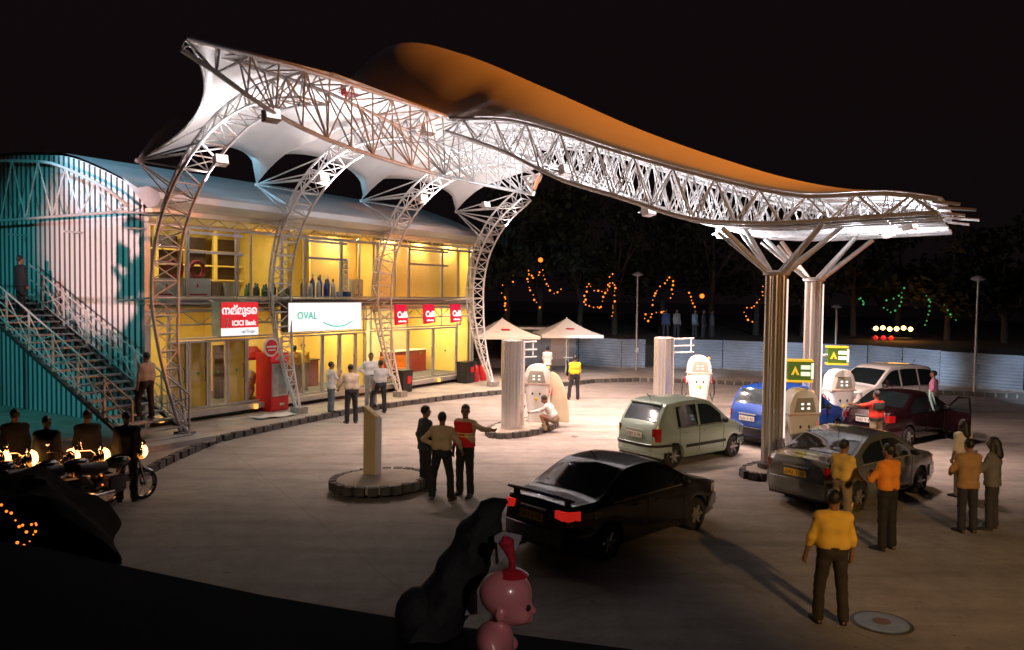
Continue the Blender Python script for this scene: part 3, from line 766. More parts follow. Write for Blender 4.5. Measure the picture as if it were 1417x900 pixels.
    # screens
    for nm, (xa, xb), inset in (('rear_window', p['rear'], .10), ('windscreen', p['front'], .09)):
        m = MB(); rw = []
        for x in np.linspace(xa, xb, 12):
            yt = yat(x, zt(x) - .05) - inset; rw.append([(x, y, topz(x, y) + .012) for y in np.linspace(-yt, yt, 13)])
        m.grid(rw); m.build(nm, gl, car, smooth=True)
    # lamps on the tail and nose
    def patch(nm, xs_, zr, yr, mt, proud=.012):
        """a lens wrapped round a body corner: follows the end of the body and its flank"""
        for k in (-1, 1):
            m = MB(); za, zb_ = zr; x0, x1 = xs_
            pts = [(x0 - .01 * np.sign(x1 - x0), k * yr), (x0 - .012 * np.sign(x1 - x0), k * (plan(x0) - .035)), (x0 + .05 * np.sign(x1 - x0), k * (plan(x0 + .05 * np.sign(x1 - x0)) + proud)), (x1, k * (plan(x1) + proud * .6))]
            inner = [(x0 + .06 * np.sign(x1 - x0), k * yr), (x0 + .06 * np.sign(x1 - x0), k * (plan(x0) - .12)), (x0 + .12 * np.sign(x1 - x0), k * (plan(x1) - .12)), (x1, k * (plan(x1) - .06))]
            m.prism(pts + inner[::-1], za, zb_); m.build(nm, mt, car, bevel=.006)
    tl = p['tail']; xe = xr + tl.get('in', .03)
    patch('tail_lamp', (xe, xe + tl['wrap']), tl['z'], W / 2 - tl['w'], tl['m'])
    if tl.get('amber'): patch('indicator_lamp', (xe, xe + tl['wrap']), (tl['z'][0] - .09, tl['z'][0] - .005), W / 2 - tl['w'], amber_lens)
    hl = p['head']; patch('headlamp', (xf - .04, xf - .04 - hl['wrap']), hl['z'], W / 2 - hl['w'], hl.get('m', head_clear))
    # bumpers
    for nm, e, z in (('rear_bumper', -1, p['bz']), ('front_bumper', 1, p['bz'] - .04)):
        m = MB(); rw = []
        xe2 = e * Ln / 2
        path = [(xe2 - e * .55, k) for k in (-1,)]
        line = [(xe2 - e * .50, -(plan(xe2 - e * .5) + .012)), (xe2 - e * .12, -(plan(xe2 - e * .12) + .018)), (xe2 + e * .02, -(plan(xe2) - .06)), (xe2 + e * .05, -.3), (xe2 + e * .055, 0)]
        line = line + [(x, -y) for x, y in line[-2::-1]]
        h = p.get('bh', .11)
        for (dz, sc) in ((-h, .0), (-h * .9, 1), (h * .9, 1), (h, .0)):
            rw.append([(x + (e * .02 if sc else 0) * (1 if abs(x - xe2) < .3 else 0), y * (1 + .006 * sc), z + dz) for x, y in line])
        m.grid(rw); m.build(nm, p.get('bumper', p['paint']), car, smooth=40)
        if p.get('bstrip'):
            m2 = MB(); m2.grid([[(x + (e * .036 if abs(x - xe2) < .3 else 0), y * 1.016, z + q) for x, y in line] for q in (.035, .04, .095, .10)]); m2.build('bumper_strip', trim_black, car, smooth=40)
    # plates with stamped marks
    pl = MB(); pl.box((xr - p.get('po', .035), 0, p['pz']), (.02, .50, .13)); po = pl.build('number_plate', p.get('plate', plate_y), car, bevel=.004)
    mk = MB(); q = random.Random(Ln * 10)
    for i in range(9):
        if i in (2, 4): continue
        y = -.19 + i * .048; mk.box((xr - p.get('po', .035) - .0125, y, p['pz']), (.003, .012, .07)); mk.box((xr - p.get('po', .035) - .0125, y + .016, p['pz'] + q.choice((-.03, 0, .03))), (.003, .022, .014))
    mk.build('plate_marking', trim_black, po)
    MB().box((xr - .01, 0, p['pz'] + .12), (.04, .56, .03)).build('plate_garnish', p.get('garnish', alum), car, bevel=.006)
    MB().bar((p['rear'][1] + .12, 0, topz(p['rear'][1] + .12, 0)), (p['rear'][1] - .05, 0, topz(p['rear'][1] + .12, 0) + .17), .008).build('aerial', trim_black, car)
    for ky in (-.5, .5):
        MB().bar((xr + .25, ky * .8, .17), (xr - .01, ky * .8, .17), .028).build('exhaust_pipe', dark_steel, car) if ky > 0 and p.get('exh') else None
    return car, dict(zt=zt, yat=yat, topz=topz, plan=plan)

SEDAN = dict(L=4.24, W=1.68, belt=.90, lean=.36, r=.29, axles=(-1.22, 1.24), sill=.20, bz=.48, pz=.74,
    top=[(-2.12, .60), (-2.10, .84), (-2.02, .945), (-1.85, .965), (-1.42, 1.00), (-.72, 1.335), (-.45, 1.372), (0, 1.385), (.30, 1.345), (1.10, .955), (1.4, .90), (1.85, .80), (2.04, .68), (2.12, .50)],
    side=[(-1.08, -.28), (-.22, .74)], rear=(-1.40, -.70), front=(.36, 1.06), seams=(-.25, .80), handles=(-.52, .05), mirror=.72,
    tail=dict(z=(.74, .89), w=.40, wrap=.24, m=tail_lit, amber=True), head=dict(z=(.60, .74), w=.42, wrap=.3))
CARS_G = 'cars at the petrol station'
bk = dict(SEDAN, paint=car_paint('black_car_paint', (.014, .012, .012), .30, .45), wtrim=alum, exh=True)
car, f = make_car('saloon_car', 'black saloon car with a boot spoiler and lit red tail lamps in the foreground', 'car', (1.89, 13.83, 0), 44, bk, CARS_G)
m = MB()
for k in (-1, 1): m.box((-1.93, k * .56, 1.0), (.10, .05, .09))
m.tube([(-1.97, y, 1.05 + .012 * (1 - (y / .72) ** 2)) for y in np.linspace(-.72, .72, 15)], [.02] + [.03] * 13 + [.02], 8); m.build('boot_spoiler', bk['paint'], car, smooth=50)
HATCH = dict(L=3.56, W=1.54, belt=.95, lean=.24, r=.28, axles=(-1.16, 1.17), sill=.22, bz=.50, pz=.80, bstrip=True, mould=True,
    top=[(-1.78, .62), (-1.76, .86), (-1.72, 1.0), (-1.66, 1.06), (-1.36, 1.50), (-1.24, 1.555), (-.6, 1.60), (.05, 1.58), (.30, 1.51), (.98, 1.02), (1.2, .96), (1.55, .84), (1.70, .70), (1.78, .52)],
    side=[(-1.05, -.30), (-.22, .62)], rear=(-1.64, -1.33), front=(.38, .94), seams=(-.26, .70, -1.0), handles=(-.72, -.02), mirror=.62,
    tail=dict(z=(.66, .98), w=.24, wrap=.16, m=tail_red), head=dict(z=(.62, .80), w=.40, wrap=.32))
gn = dict(HATCH, paint=car_paint('pale_green_paint', (.32, .43, .38), .3, .3), plate=plate_w, wtrim=trim_black)
car, f = make_car('hatchback_car', 'pale silver green hatchback car seen from behind in the middle of the forecourt', 'car', (4.45, 20.5, 0), 38, gn, CARS_G)
MB().tube([(-1.40, y, 1.535) for y in np.linspace(-.5, .5, 9)], .03, 8).build('roof_spoiler', gn['paint'], car, smooth=50)
MB().bar((-1.68, .0, 1.04), (-1.5, .28, 1.27), .012).build('rear_wiper', trim_black, car)
gs = dict(SEDAN, L=4.25, W=1.71, paint=car_paint('grey_metal_paint', (.21, .225, .22), .26, .5), tail=dict(z=(.70, .93), w=.20, wrap=.22, m=tail_red), plate=plate_y, po=.02, bz=.50, bh=.13,
    top=[(-2.12, .62), (-2.11, .88), (-2.05, .985), (-1.85, 1.01), (-1.45, 1.03), (-.72, 1.36), (-.45, 1.40), (0, 1.425), (.30, 1.385), (1.12, .97), (1.4, .92), (1.85, .82), (2.04, .70), (2.12, .50)], head=dict(z=(.60, .76), w=.42, wrap=.3, m=amber_lens))
make_car('saloon_car', 'grey saloon car with a yellow number plate parked beside the nearer stainless column', 'car', (7.32, 16.85, 0), 37, gs, CARS_G)
bl = dict(HATCH, L=3.9, W=1.62, paint=car_paint('blue_car_paint', (.015, .07, .36), .28, .3), bumper=trim_black, plate=plate_w, bz=.46,
    axles=(-1.2, 1.28), top=[(-1.95, .62), (-1.93, .9), (-1.88, 1.05), (-1.82, 1.12), (-1.56, 1.54), (-1.42, 1.60), (-.6, 1.66), (.05, 1.64), (.30, 1.56), (1.05, 1.05), (1.3, 1.0), (1.7, .88), (1.88, .72), (1.95, .52)], rear=(-1.80, -1.53), front=(.38, 1.0))
make_car('hatchback_car', 'bright blue hatchback car half hidden behind the nearer stainless column', 'car', (8.15, 23.25, 0), 37, bl, CARS_G)
SUV = dict(HATCH, L=4.4, W=1.76, belt=1.08, lean=.26, r=.33, axles=(-1.33, 1.37), pz=.95, paint=car_paint('white_car_paint', (.82, .82, .82), .3, 0), plate=plate_w, bz=.55,
    top=[(-2.2, .7), (-2.18, 1.0), (-2.12, 1.15), (-2.05, 1.22), (-1.78, 1.66), (-1.62, 1.74), (-.6, 1.80), (.15, 1.77), (.45, 1.68), (1.22, 1.14), (1.5, 1.09), (1.95, .98), (2.12, .80), (2.2, .58)],
    side=[(-1.72, -.98), (-.90, -.08), (0, .92)], rear=(-2.03, -1.74), front=(.52, 1.18), seams=(-.94, -.04, .98), handles=(-.75, .15), mirror=.92, tail=dict(z=(.85, 1.25), w=.2, wrap=.2, m=tail_red), head=dict(z=(.74, .94), w=.45, wrap=.35))
make_car('family_van', 'white seven seat family van facing the pumps in front of the far fence', 'car', (13.3, 28.6, 0), 205, SUV, CARS_G)
dk = dict(SEDAN, paint=car_paint('dark_maroon_paint', (.022, .006, .009), .22, .25), L=4.3, tail=dict(z=(.72, .92), w=.26, wrap=.22, m=tail_red), plate=plate_w, wtrim=trim_black,
    top=[(x, z + .06 if z > .9 else z) for x, z in SEDAN['top']])
car, f = make_car('saloon_car', 'dark maroon saloon car with its front door standing open by the farther pump', 'car', (11.75, 23.75, 0), 37, dk, CARS_G)
# its open front door
dr = MB(); y0 = -.86; rows = []
m = MB(); hx = .86; ang = R(62)
M4 = Matrix.Translation((hx, -.82, 0)) @ Matrix.Rotation(ang, 4, 'Z') @ Matrix.Rotation(math.pi, 4, 'Z')
prof = [(0, .30), (1.02, .30), (1.06, .92), (0.0, .92)]
m.prism([(0, -.03), (1.05, -.03), (1.05, .03), (0, .03)], .30, .92)
m.tube([(.02, 0, .92), (.55, 0, 1.33), (.98, 0, 1.36), (1.05, 0, .92)], .028, 6)
m.v = [tuple(M4 @ Vector(v)) for v in m.v]; d_ = m.build('open_door', dk['paint'], car, smooth=40)
m = MB(); m.add([(.08, 0, .93), (1.03, 0, .93), (.97, 0, 1.34), (.56, 0, 1.31)], [(0, 1, 2, 3)]); m.v = [tuple(M4 @ Vector(v)) for v in m.v]; m.build('door_pane', glass('car_clear_glass', (.75, .85, .85), .1), d_)

# ================================================================== PEOPLE: each body one continuous skin, grown from a distance field
def smin(a, b, k):
    h = np.clip(.5 + .5 * (b - a) / k, 0, 1); return b * (1 - h) + a * h - k * h * (1 - h)
def seg(Pn, a, b, ra, rb):
    a, b = np.array(a), np.array(b); ba = b - a; pa = Pn - a
    h = np.clip((pa @ ba) / max(1e-9, ba @ ba), 0, 1); return np.linalg.norm(pa - h[..., None] * ba, axis=-1) - (ra + (rb - ra) * h)
def ell(Pn, c, r, Rm=None):
    q = Pn - np.array(c)
    if Rm is not None: q = q @ Rm
    r = np.array(r); k0 = np.linalg.norm(q / r, axis=-1); k1 = np.linalg.norm(q / (r * r), axis=-1)
    return k0 * (k0 - 1) / np.maximum(k1, 1e-9)
def surface_nets(fn, lo, hi, h):
    ax = [np.arange(l, u + h, h) for l, u in zip(lo, hi)]
    Gd = np.stack(np.meshgrid(*ax, indexing='ij'), -1); V = fn(Gd); S = V < 0
    nx, ny, nz = V.shape; acc = np.zeros((nx - 1, ny - 1, nz - 1, 3)); cnt = np.zeros((nx - 1, ny - 1, nz - 1))
    cor = [(i, j, k) for i in (0, 1) for j in (0, 1) for k in (0, 1)]
    sl = lambda c: tuple(slice(c[d], V.shape[d] - 1 + c[d]) for d in range(3))
    for a in cor:
        for d in range(3):
            if a[d]: continue
            b = list(a); b[d] = 1; va, vb = V[sl(a)], V[sl(b)]; x = (va < 0) != (vb < 0)
            t = np.where(x, va / np.where(x, va - vb, 1), 0); p = np.zeros(va.shape + (3,))
            for q in range(3): p[..., q] = a[q]
            p[..., d] += t; acc += p * x[..., None]; cnt += x
    act = cnt > 0; idx = -np.ones(cnt.shape, int); idx[act] = np.arange(act.sum())
    I = np.argwhere(act); vs = (I + acc[act] / cnt[act][:, None]) * h + np.array([a[0] for a in ax])
    fs = []
    for d in range(3):
        u, w = [(1, 2), (2, 0), (0, 1)][d]
        sa = [slice(None)] * 3; sb = [slice(None)] * 3; sa[d] = slice(0, -1); sb[d] = slice(1, None)
        A, B = S[tuple(sa)], S[tuple(sb)]; e = np.argwhere(A != B); e = e[(e[:, u] > 0) & (e[:, w] > 0) & (e[:, u] < V.shape[u] - 1) & (e[:, w] < V.shape[w] - 1)]
        if not len(e): continue
        flip = A[tuple(e.T)]
        def at(du, dw): q = e.copy(); q[:, u] -= du; q[:, w] -= dw; return idx[tuple(q.T)]
        qd = np.stack([at(1, 1), at(0, 1), at(0, 0), at(1, 0)], 1); qd[~flip] = qd[~flip][:, ::-1]; fs.append(qd)
    f = np.concatenate(fs); return vs, f[(f >= 0).all(1)]
def sdf_mesh(name, fn, lo, hi, h, material, parent):
    vs, f = surface_nets(fn, lo, hi, h); me = bpy.data.meshes.new(name); me.from_pydata(vs.tolist(), [], f.tolist()); me.materials.append(material)
    me.polygons.foreach_set('use_smooth', [True] * len(me.polygons)); return link(name, me, parent)
CL = {}
def cloth(name, c, rough=.85): return mat('cloth_' + name, c, rough, 0, .10, 7, bump=.25)
def person(label, loc, face, height=1.70, shirt=('white', (.70, .68, .66)), pants=('black', (.013, .012, .013)), sleeve=1.0, armL=None, armR=None, legL=None, legR=None,
           lean=0.0, headyaw=0.0, headpitch=0.0, hair='short', vest=None, fine=.020, group=None, skin=skin_mat, drop=0.0, tuck=True, cat='person', belly=1.0, build_=1.0):
    """face: heading in degrees, 0 = looking away along +Y, 180 = towards the camera; arm/leg: direction pairs (upper, lower) in body axes x right, y forward, z up"""
    root = thing('person', label, cat, loc, R(face), group); k = height / 1.72; root.scale = (k, k, k)
    V = lambda *a: np.array(a, float)
    nrm = lambda v: np.array(v, float) / np.linalg.norm(v)
    armL = armL or ((-.16, .02, -1), (-.04, .22, -1)); armR = armR or ((.16, .02, -1), (.04, .22, -1))
    legL = legL or ((-.07, .03, -1), (-.02, -.05, -1)); legR = legR or ((.07, .0, -1), (.02, -.06, -1))
    hipz = .93 - drop; hipL, hipR = V(-.09, 0, hipz), V(.09, 0, hipz)
    kneeL = hipL + nrm(legL[0]) * .43; ankL = kneeL + nrm(legL[1]) * .41; kneeR = hipR + nrm(legR[0]) * .43; ankR = kneeR + nrm(legR[1]) * .41
    lift = .085 - min(ankL[2], ankR[2])
    for q in (hipL, hipR, kneeL, kneeR, ankL, ankR): q[2] += lift
    pel = (hipL + hipR) / 2 + V(0, 0, .04); up = nrm((0, math.sin(lean), math.cos(lean))); fw = nrm((0, math.cos(lean), -math.sin(lean))); X = V(1, 0, 0)
    waist = pel + up * .12; chest = pel + up * .34; neck0 = pel + up * .49; shL, shR = pel + up * .440 - X * .172, pel + up * .440 + X * .172
    cy, sy = math.cos(headyaw), math.sin(headyaw); cp, sp = math.cos(headpitch + lean * .5), math.sin(headpitch + lean * .5)
    Hx = V(cy, sy, 0); Hy0 = V(-sy, cy, 0); Hy = Hy0 * cp - V(0, 0, 1) * sp; Hz = V(0, 0, 1) * cp + Hy0 * sp; HR = np.stack([Hx, Hy, Hz], 1)
    head = neck0 + up * .055 + Hz * .125 + Hy * .012
    elL = shL + nrm(armL[0]) * .285; wrL = elL + nrm(armL[1]) * .25; elR = shR + nrm(armR[0]) * .285; wrR = elR + nrm(armR[1]) * .25
    H = lambda x, y, z: head + Hx * x + Hy * y + Hz * z
    b = build_
    def torso(Pn, g):
        d = seg(Pn, shL, shR, .064 * b + g, .064 * b + g)
        d = smin(d, np.minimum(seg(Pn, neck0 - up * .015, shL + up * .01, .055 + g, .055 + g), seg(Pn, neck0 - up * .015, shR + up * .01, .055 + g, .055 + g)), .03)
        d = smin(d, seg(Pn, chest - X * .075, chest + X * .075, .118 * b + g, .118 * b + g), .06)
        d = smin(d, seg(Pn, waist - X * .065 + fw * .015 * belly, waist + X * .065 + fw * .015 * belly, .108 * belly * b + g, .108 * belly * b + g), .08)
        return smin(d, seg(Pn, pel - X * .07, pel + X * .07, .112 * b + g, .112 * b + g), .06)
    def hd(Pn):
        d = ell(Pn, H(0, -.012, .03), (.076, .096, .095), HR)
        d = smin(d, ell(Pn, H(0, .028, -.045), (.056, .064, .078), HR), .04)
        d = smin(d, seg(Pn, H(0, .092, .005), H(0, .112, -.025), .011, .016), .018)
        d = smin(d, seg(Pn, H(-.015, .088, -.063), H(.015, .088, -.063), .011, .011), .012)
        for e in (-1, 1):
            d = smin(d, ell(Pn, H(e * .077, -.012, -.01), (.013, .024, .034), HR), .01)
            d = -smin(-d, ell(Pn, H(e * .031, .094, .012), (.015, .012, .010), HR), .008)
        return smin(d, seg(Pn, neck0 - up * .03, H(0, -.015, -.06), .056, .052), .03)
    def limbs(Pn, g):
        d = seg(Pn, shL, elL, .050 * b + g, .041 + g)
        for a_, c_, r1, r2 in ((elL, wrL, .041, .028), (shR, elR, .050 * b, .041), (elR, wrR, .041, .028)): d = smin(d, seg(Pn, a_, c_, r1 + g, r2 + g), .012)
        return d
    def legs(Pn, g, g2=None):
        g2 = g if g2 is None else g2; d = 9.
        for h_, kn, an in ((hipL, kneeL, ankL), (hipR, kneeR, ankR)):
            l = smin(seg(Pn, h_, kn, .088 + g, .060 + g), seg(Pn, kn, an, .058 + g, .038 + g2), .02); d = l if isinstance(d, float) else smin(d, l, .015)
        return d
    feet = []
    for an, kn, s_ in ((ankL, kneeL, -1), (ankR, kneeR, 1)):
        f_ = V(s_ * .22, 1, 0); f_ /= np.linalg.norm(f_); feet.append((an - f_ * .05 - V(0, 0, .045), an + f_ * .15 - V(0, 0, .05), f_))
    palms = []
    for el, wr, s_ in ((elL, wrL, -1), (elR, wrR, 1)):
        d_ = nrm(wr - el); palms.append((wr, wr + d_ * .085, d_, s_))
    def body(Pn):
        d = smin(torso(Pn, -.012), hd(Pn), .035); d = smin(d, limbs(Pn, 0), .03); d = smin(d, legs(Pn, -.008), .03)
        for w0, w1, _, _2 in palms: d = smin(d, seg(Pn, w0, w1, .027, .034), .015)
        for a_, c_, _ in feet: d = smin(d, seg(Pn, a_, c_, .024, .018), .02)
        return d
    allp = np.array([hipL, hipR, kneeL, kneeR, ankL, ankR, wrL, wrR, elL, elR, head, *[p[1] for p in palms], *[f[1] for f in feet]])
    lo, hi = allp.min(0) - .17, allp.max(0) + .17
    vs, fq = surface_nets(body, lo, hi, fine)
    mb = MB(); mb.v = [tuple(v) for v in vs]; mb.f = [tuple(q) for q in fq.tolist()]
    for w0, w1, d_, s_ in palms:                                   # four curled fingers and a thumb on each hand
        side = np.cross(d_, V(0, 0, 1)); side = side if np.linalg.norm(side) > .3 else np.cross(d_, V(0, 1, 0)); side = nrm(side)
        if abs(d_[2]) > .6: side = nrm(V(.25 * s_, 1, 0) - d_ * np.dot(V(.25 * s_, 1, 0), d_))
        curl = nrm(np.cross(side, d_)); curl = curl if np.dot(curl, V(-s_, 0, 0)) > 0 else -curl
        for i, ln in enumerate((.070, .080, .076, .060)):
            o_ = w1 + side * ((1.5 - i) * .019) - d_ * .012; p1 = o_ + (d_ * .9 + curl * .2) * ln * .5; p2 = p1 + (d_ * .6 + curl * .7) * ln * .35; p3 = p2 + (d_ * .3 + curl * .9) * ln * .25
            mb.tube([o_, p1, p2, p3], [.0095, .0088, .008, .006], 6)
        t0 = w0 + d_ * .03 + side * .022; t1 = t0 + (side * .8 + d_ * .6 + curl * .2) * .035; mb.tube([t0, t1, t1 + (d_ * .8 + curl * .5 + side * .1) * .032], [.012, .0105, .007], 6)
    me = bpy.data.meshes.new('body'); me.from_pydata(mb.v, [], mb.f); me.materials.append(skin); me.polygons.foreach_set('use_smooth', [True] * len(me.polygons)); link('body', me, root)
    # clothes
    sc_ = cloth(*shirt); pc_ = cloth(*pants); wob = lambda Pn: .0035 * np.sin(Pn[..., 2] * 31 + 7 * Pn[..., 0]) * np.sin(Pn[..., 0] * 23 + Pn[..., 1] * 19) + .0015 * np.sin(Pn[..., 2] * 57 + Pn[..., 1] * 40)
    hem = .05 if tuck else -.12
    def shirt_f(Pn):
        d = torso(Pn, .010); e1 = shL + (elL - shL) * min(1, sleeve * 2 - .0) ; e2 = shR + (elR - shR) * min(1, sleeve * 2)
        arms = np.minimum(seg(Pn, shL, e1, .057 * b, .053), seg(Pn, shR, e2, .057 * b, .053))
        if sleeve > .5: arms = smin(arms, np.minimum(seg(Pn, elL, elL + (wrL - elL) * (sleeve * 2 - 1), .052, .040), seg(Pn, elR, elR + (wrR - elR) * (sleeve * 2 - 1), .052, .040)), .02)
        d = smin(d, arms, .035); d = smin(d, seg(Pn, neck0 - up * .02, neck0 + up * .018, .066, .060), .02) + wob(Pn)
        d = smin(d, smin(seg(Pn, pel + up * .12 - X * .075 * b, chest - up * .02 - X * .085 * b, .118 * belly * b, .116 * b), seg(Pn, pel + up * .12 + X * .075 * b, chest - up * .02 + X * .085 * b, .118 * belly * b, .116 * b), .05), .05)
        if tuck: d = smin(d, seg(Pn, pel + up * .13 - X * .078 * b, pel + up * .13 + X * .078 * b, .125 * belly * b, .125 * belly * b), .03)
        else: d = smin(d, seg(Pn, pel - up * .10 - X * .075 * b, pel - up * .10 + X * .075 * b, .134 * b, .134 * b), .05)
        return np.maximum(d, -((Pn - pel) @ up - hem))
    sdf_mesh('vest_shirt' if False else 'shirt', shirt_f, lo, hi, fine, sc_, root)
    if vest:
        vm = cloth(*vest)
        def vest_f(Pn):
            d = torso(Pn, .026); d = np.maximum(d, -((Pn - pel) @ up - .0)); d = np.maximum(d, ((Pn - neck0) @ up) + .012)
            return np.maximum(d, np.abs(Pn @ X) - .205) + wob(Pn) * .5
        sdf_mesh('vest', vest_f, lo, hi, fine, vm, root)
    def pants_f(Pn):
        d = smin(seg(Pn, pel - X * .065, pel + X * .065, .116 * b, .116 * b), legs(Pn, .014, .034), .04); d = smin(d, seg(Pn, pel + up * .05 - X * .065, pel + up * .05 + X * .065, .108 * belly * b, .108 * belly * b), .03) + wob(Pn)
        return np.maximum(np.maximum(d, ((Pn - pel) @ up) - .075), .0 - (Pn[..., 2] - .045))
    sdf_mesh('trousers', pants_f, lo, hi, fine, pc_, root)
    if tuck:
        bl_ = MB(); bl_.tube([pel + up * .072 + X * (.185 * b * math.cos(a)) + fw * (.125 * b * belly * math.sin(a) + .006) for a in np.linspace(0, 2 * math.pi, 28, endpoint=False)], .014, 6, True); bl_.build('belt', trim_black, root, smooth=True)
    for a_, c_, f_ in feet:
        sm = MB(); q = math.atan2(-f_[0], f_[1]); Mx = Matrix.Translation(((a_ + c_) / 2).tolist()) @ Matrix.Rotation(q, 4, 'Z'); t = MB()
        zb = -(((a_ + c_) / 2)[2]) + (min(ankL[2], ankR[2]) * 0) if abs(((a_ + c_) / 2)[2] - .04) < .03 else -.04
        t.grid([[(x * w, y, z) for x, z in ((-1, zb + .005), (-1, zb + .03), (-.7, zb + .03 + hgt), (0, zb + .04 + hgt), (.7, zb + .03 + hgt), (1, zb + .03), (1, zb + .005))] for y, w, hgt in ((-.105, .026, .045), (-.09, .042, .07), (-.02, .046, .075), (.05, .050, .045), (.12, .048, .022), (.165, .026, .008))])
        n_ = 7; t.f.append(tuple(range(n_))); t.f.append(tuple(range(5 * n_, 6 * n_)))
        t.v = [tuple(Mx @ Vector(v)) for v in t.v]; t.build('shoe', trim_black, root, smooth=60)
    if hair:
        def hair_f(Pn):
            q = (Pn - head) @ HR; d = ell(Pn, H(0, -.016, .036), (.084, .104, .102), HR) + .004 * np.sin(Pn[..., 0] * 90) * np.sin(Pn[..., 1] * 80 + Pn[..., 2] * 60)
            if hair == 'long':
                d = smin(d, seg(Pn, H(0, -.06, -.02), H(0, -.085, -.20), .085, .095), .05)
                d = smin(d, np.minimum(seg(Pn, H(-.075, .0, 0), H(-.085, .0, -.16), .03, .035), seg(Pn, H(.075, .0, 0), H(.085, .0, -.16), .03, .035)), .03)
                return np.maximum(d, np.minimum(q[..., 1] - .035, .085 - q[..., 2]) * .7)
            cut = np.maximum(q[..., 1] - .045, -(q[..., 2] + .055)) if True else 0
            keep = np.maximum(-(q[..., 2] - .062 - .0), q[..., 1] - .085)                    # cap on top reaches the hairline
            side = np.maximum(np.maximum(q[..., 1] - .018, -(q[..., 2] + .045 - .25 * np.minimum(0, q[..., 1]))), -9)
            return np.maximum(d, np.minimum(keep, side))
        sdf_mesh('hair', hair_f, head - .24 * np.array([1, 1, 1.3]), head + .17, .012, hair_mat, root)
    if fine < .022:
        for e in (-1, 1): MB().ball(H(e * .031, .084, .012), .0115, 8, 6).build('eye', mat('eye_dark', (.03, .02, .015), .15, 0, .1, 5), root, smooth=True)
    return root
def gp(px, py, z=0): return G(px, py, z)
HIP_L = ((-.75, -.25, -.75), (.75, .35, -.45)); HIP_R = ((.75, -.25, -.75), (-.75, .35, -.45))
WHITE_S = ('white', (.66, .65, .64)); KHAKI = ('khaki', (.22, .17, .11)); TAN = ('tan', (.50, .36, .22)); GREYT = ('grey_blue', (.10, .12, .15)); BLACKT = ('black', (.013, .012, .013))
# on the pavement by the shop
person('man in white shirt and grey blue trousers, hand at mouth, near the red drinks cooler', gp(458, 571, .15), -55, 1.66, WHITE_S, GREYT, sleeve=.45, armR=((.2, .5, -.8), (-.35, .55, .85)), tuck=False)
person('man in a cream shirt and black trousers seen from behind at the kerb', gp(486, 586), 25, 1.84, ('cream', (.60, .50, .38)), BLACKT, lean=.10, headpitch=.25, armL=((-.35, .35, -.8), (-.1, .7, -.6)))
person('man in white shirt and pale trousers facing the forecourt, hand on hip', gp(513, 563, .15), -160, 1.86, WHITE_S, ('pale_grey', (.33, .32, .30)), armR=HIP_R, sleeve=.9)
person('man in light grey shirt and black trousers striding off the kerb', gp(527, 572), 40, 1.80, ('light_grey', (.46, .46, .46)), BLACKT, sleeve=.5, armR=HIP_R, legL=((-.25, .55, -.8), (-.1, -.1, -1)), lean=.05)
# the three talking by the totem
person('man in dark charcoal shirt, left of the three men by the totem', gp(588, 678), -60, 1.76, ('charcoal', (.035, .034, .036)), BLACKT, armL=((-.3, -.2, -1), (-.1, .25, -1)), fine=.018, tuck=False)
person('man in tan shirt with hands on hips seen from behind by the totem', gp(611, 692), -12, 1.76, TAN, BLACKT, armL=HIP_L, armR=((.55, .1, -.8), (.1, .5, -.7)), fine=.018, legL=((-.22, .1, -1), (-.05, -.05, -1)), legR=((.2, 0, -1), (.05, -.06, -1)))
p7 = person('man in a red reflective vest pointing to the right with an outstretched arm', gp(643, 687), 150, 1.86, TAN, BLACKT, vest=('red_vest', (.62, .012, .015)), armL=((-.95, .35, -.20), (-.95, .25, .05)), headyaw=.5, fine=.018)
m = MB(); 
for z in (1.17, 1.23): m.tube([(.195 * math.cos(a), .008 + .150 * math.sin(a), z) for a in np.linspace(0, 2 * math.pi, 30, endpoint=False)], .012, 5, True)
m.build('reflective_band', mat('reflective_yellow', (.75, .55, .12), .4), p7)
person('man in a white shirt squatting beside the nearest pump island', gp(768, 599), 75, 1.70, WHITE_S, KHAKI, drop=.5, lean=.55, legL=((-.25, .95, .30), (-.05, -.35, -1)), legR=((.25, .95, .15), (.05, -.45, -1)), armL=((-.2, .9, -.5), (.1, .9, -.2)), armR=((.2, .85, -.6), (-.1, .9, -.2)), headpitch=.2)
person('man in a yellow shirt and black trousers standing beyond the first pump', gp(795, 553), 15, 1.72, ('yellow', (.72, .46, .02)), BLACKT, sleeve=.5, legL=((-.25, .05, -1), (-.12, -.05, -1)), fine=.022)
person('man in a white T shirt and blue jeans standing under the umbrellas', gp(757, 529), -10, 1.66, WHITE_S, ('jeans', (.07, .10, .16)), sleeve=.45, tuck=False, fine=.024)
# right hand side
person('pump attendant in a red shirt and black vest pointing at the farther pump', gp(1211, 632), 25, 1.72, ('red', (.55, .03, .015)), KHAKI, vest=('black_vest', (.015, .014, .014)), sleeve=.5, armL=((-.9, .4, -.15), (-.95, .3, .12)), fine=.018)
py_ = person('man in yellow shirt holding a yellow paper beside the grey saloon', gp(1164, 738), -60, 1.64, ('yellow_shirt', (.66, .44, .10)), KHAKI, armR=((.22, .25, -.95), (.05, .75, -.6)), armL=((-.2, .1, -1), (.1, .6, -.7)), fine=.016, headpitch=.12)
person('man in a bright orange shirt with folded arms and black trousers', gp(1226, 761), 28, 1.74, ('orange', (.72, .24, .02)), BLACKT, armL=((-.3, .45, -.85), (.75, .65, .15)), armR=((.3, .45, -.85), (-.75, .65, .2)), fine=.016, legL=((-.05, 0, -1), (-.02, -.04, -1)), legR=((.05, 0, -1), (.02, -.04, -1)))
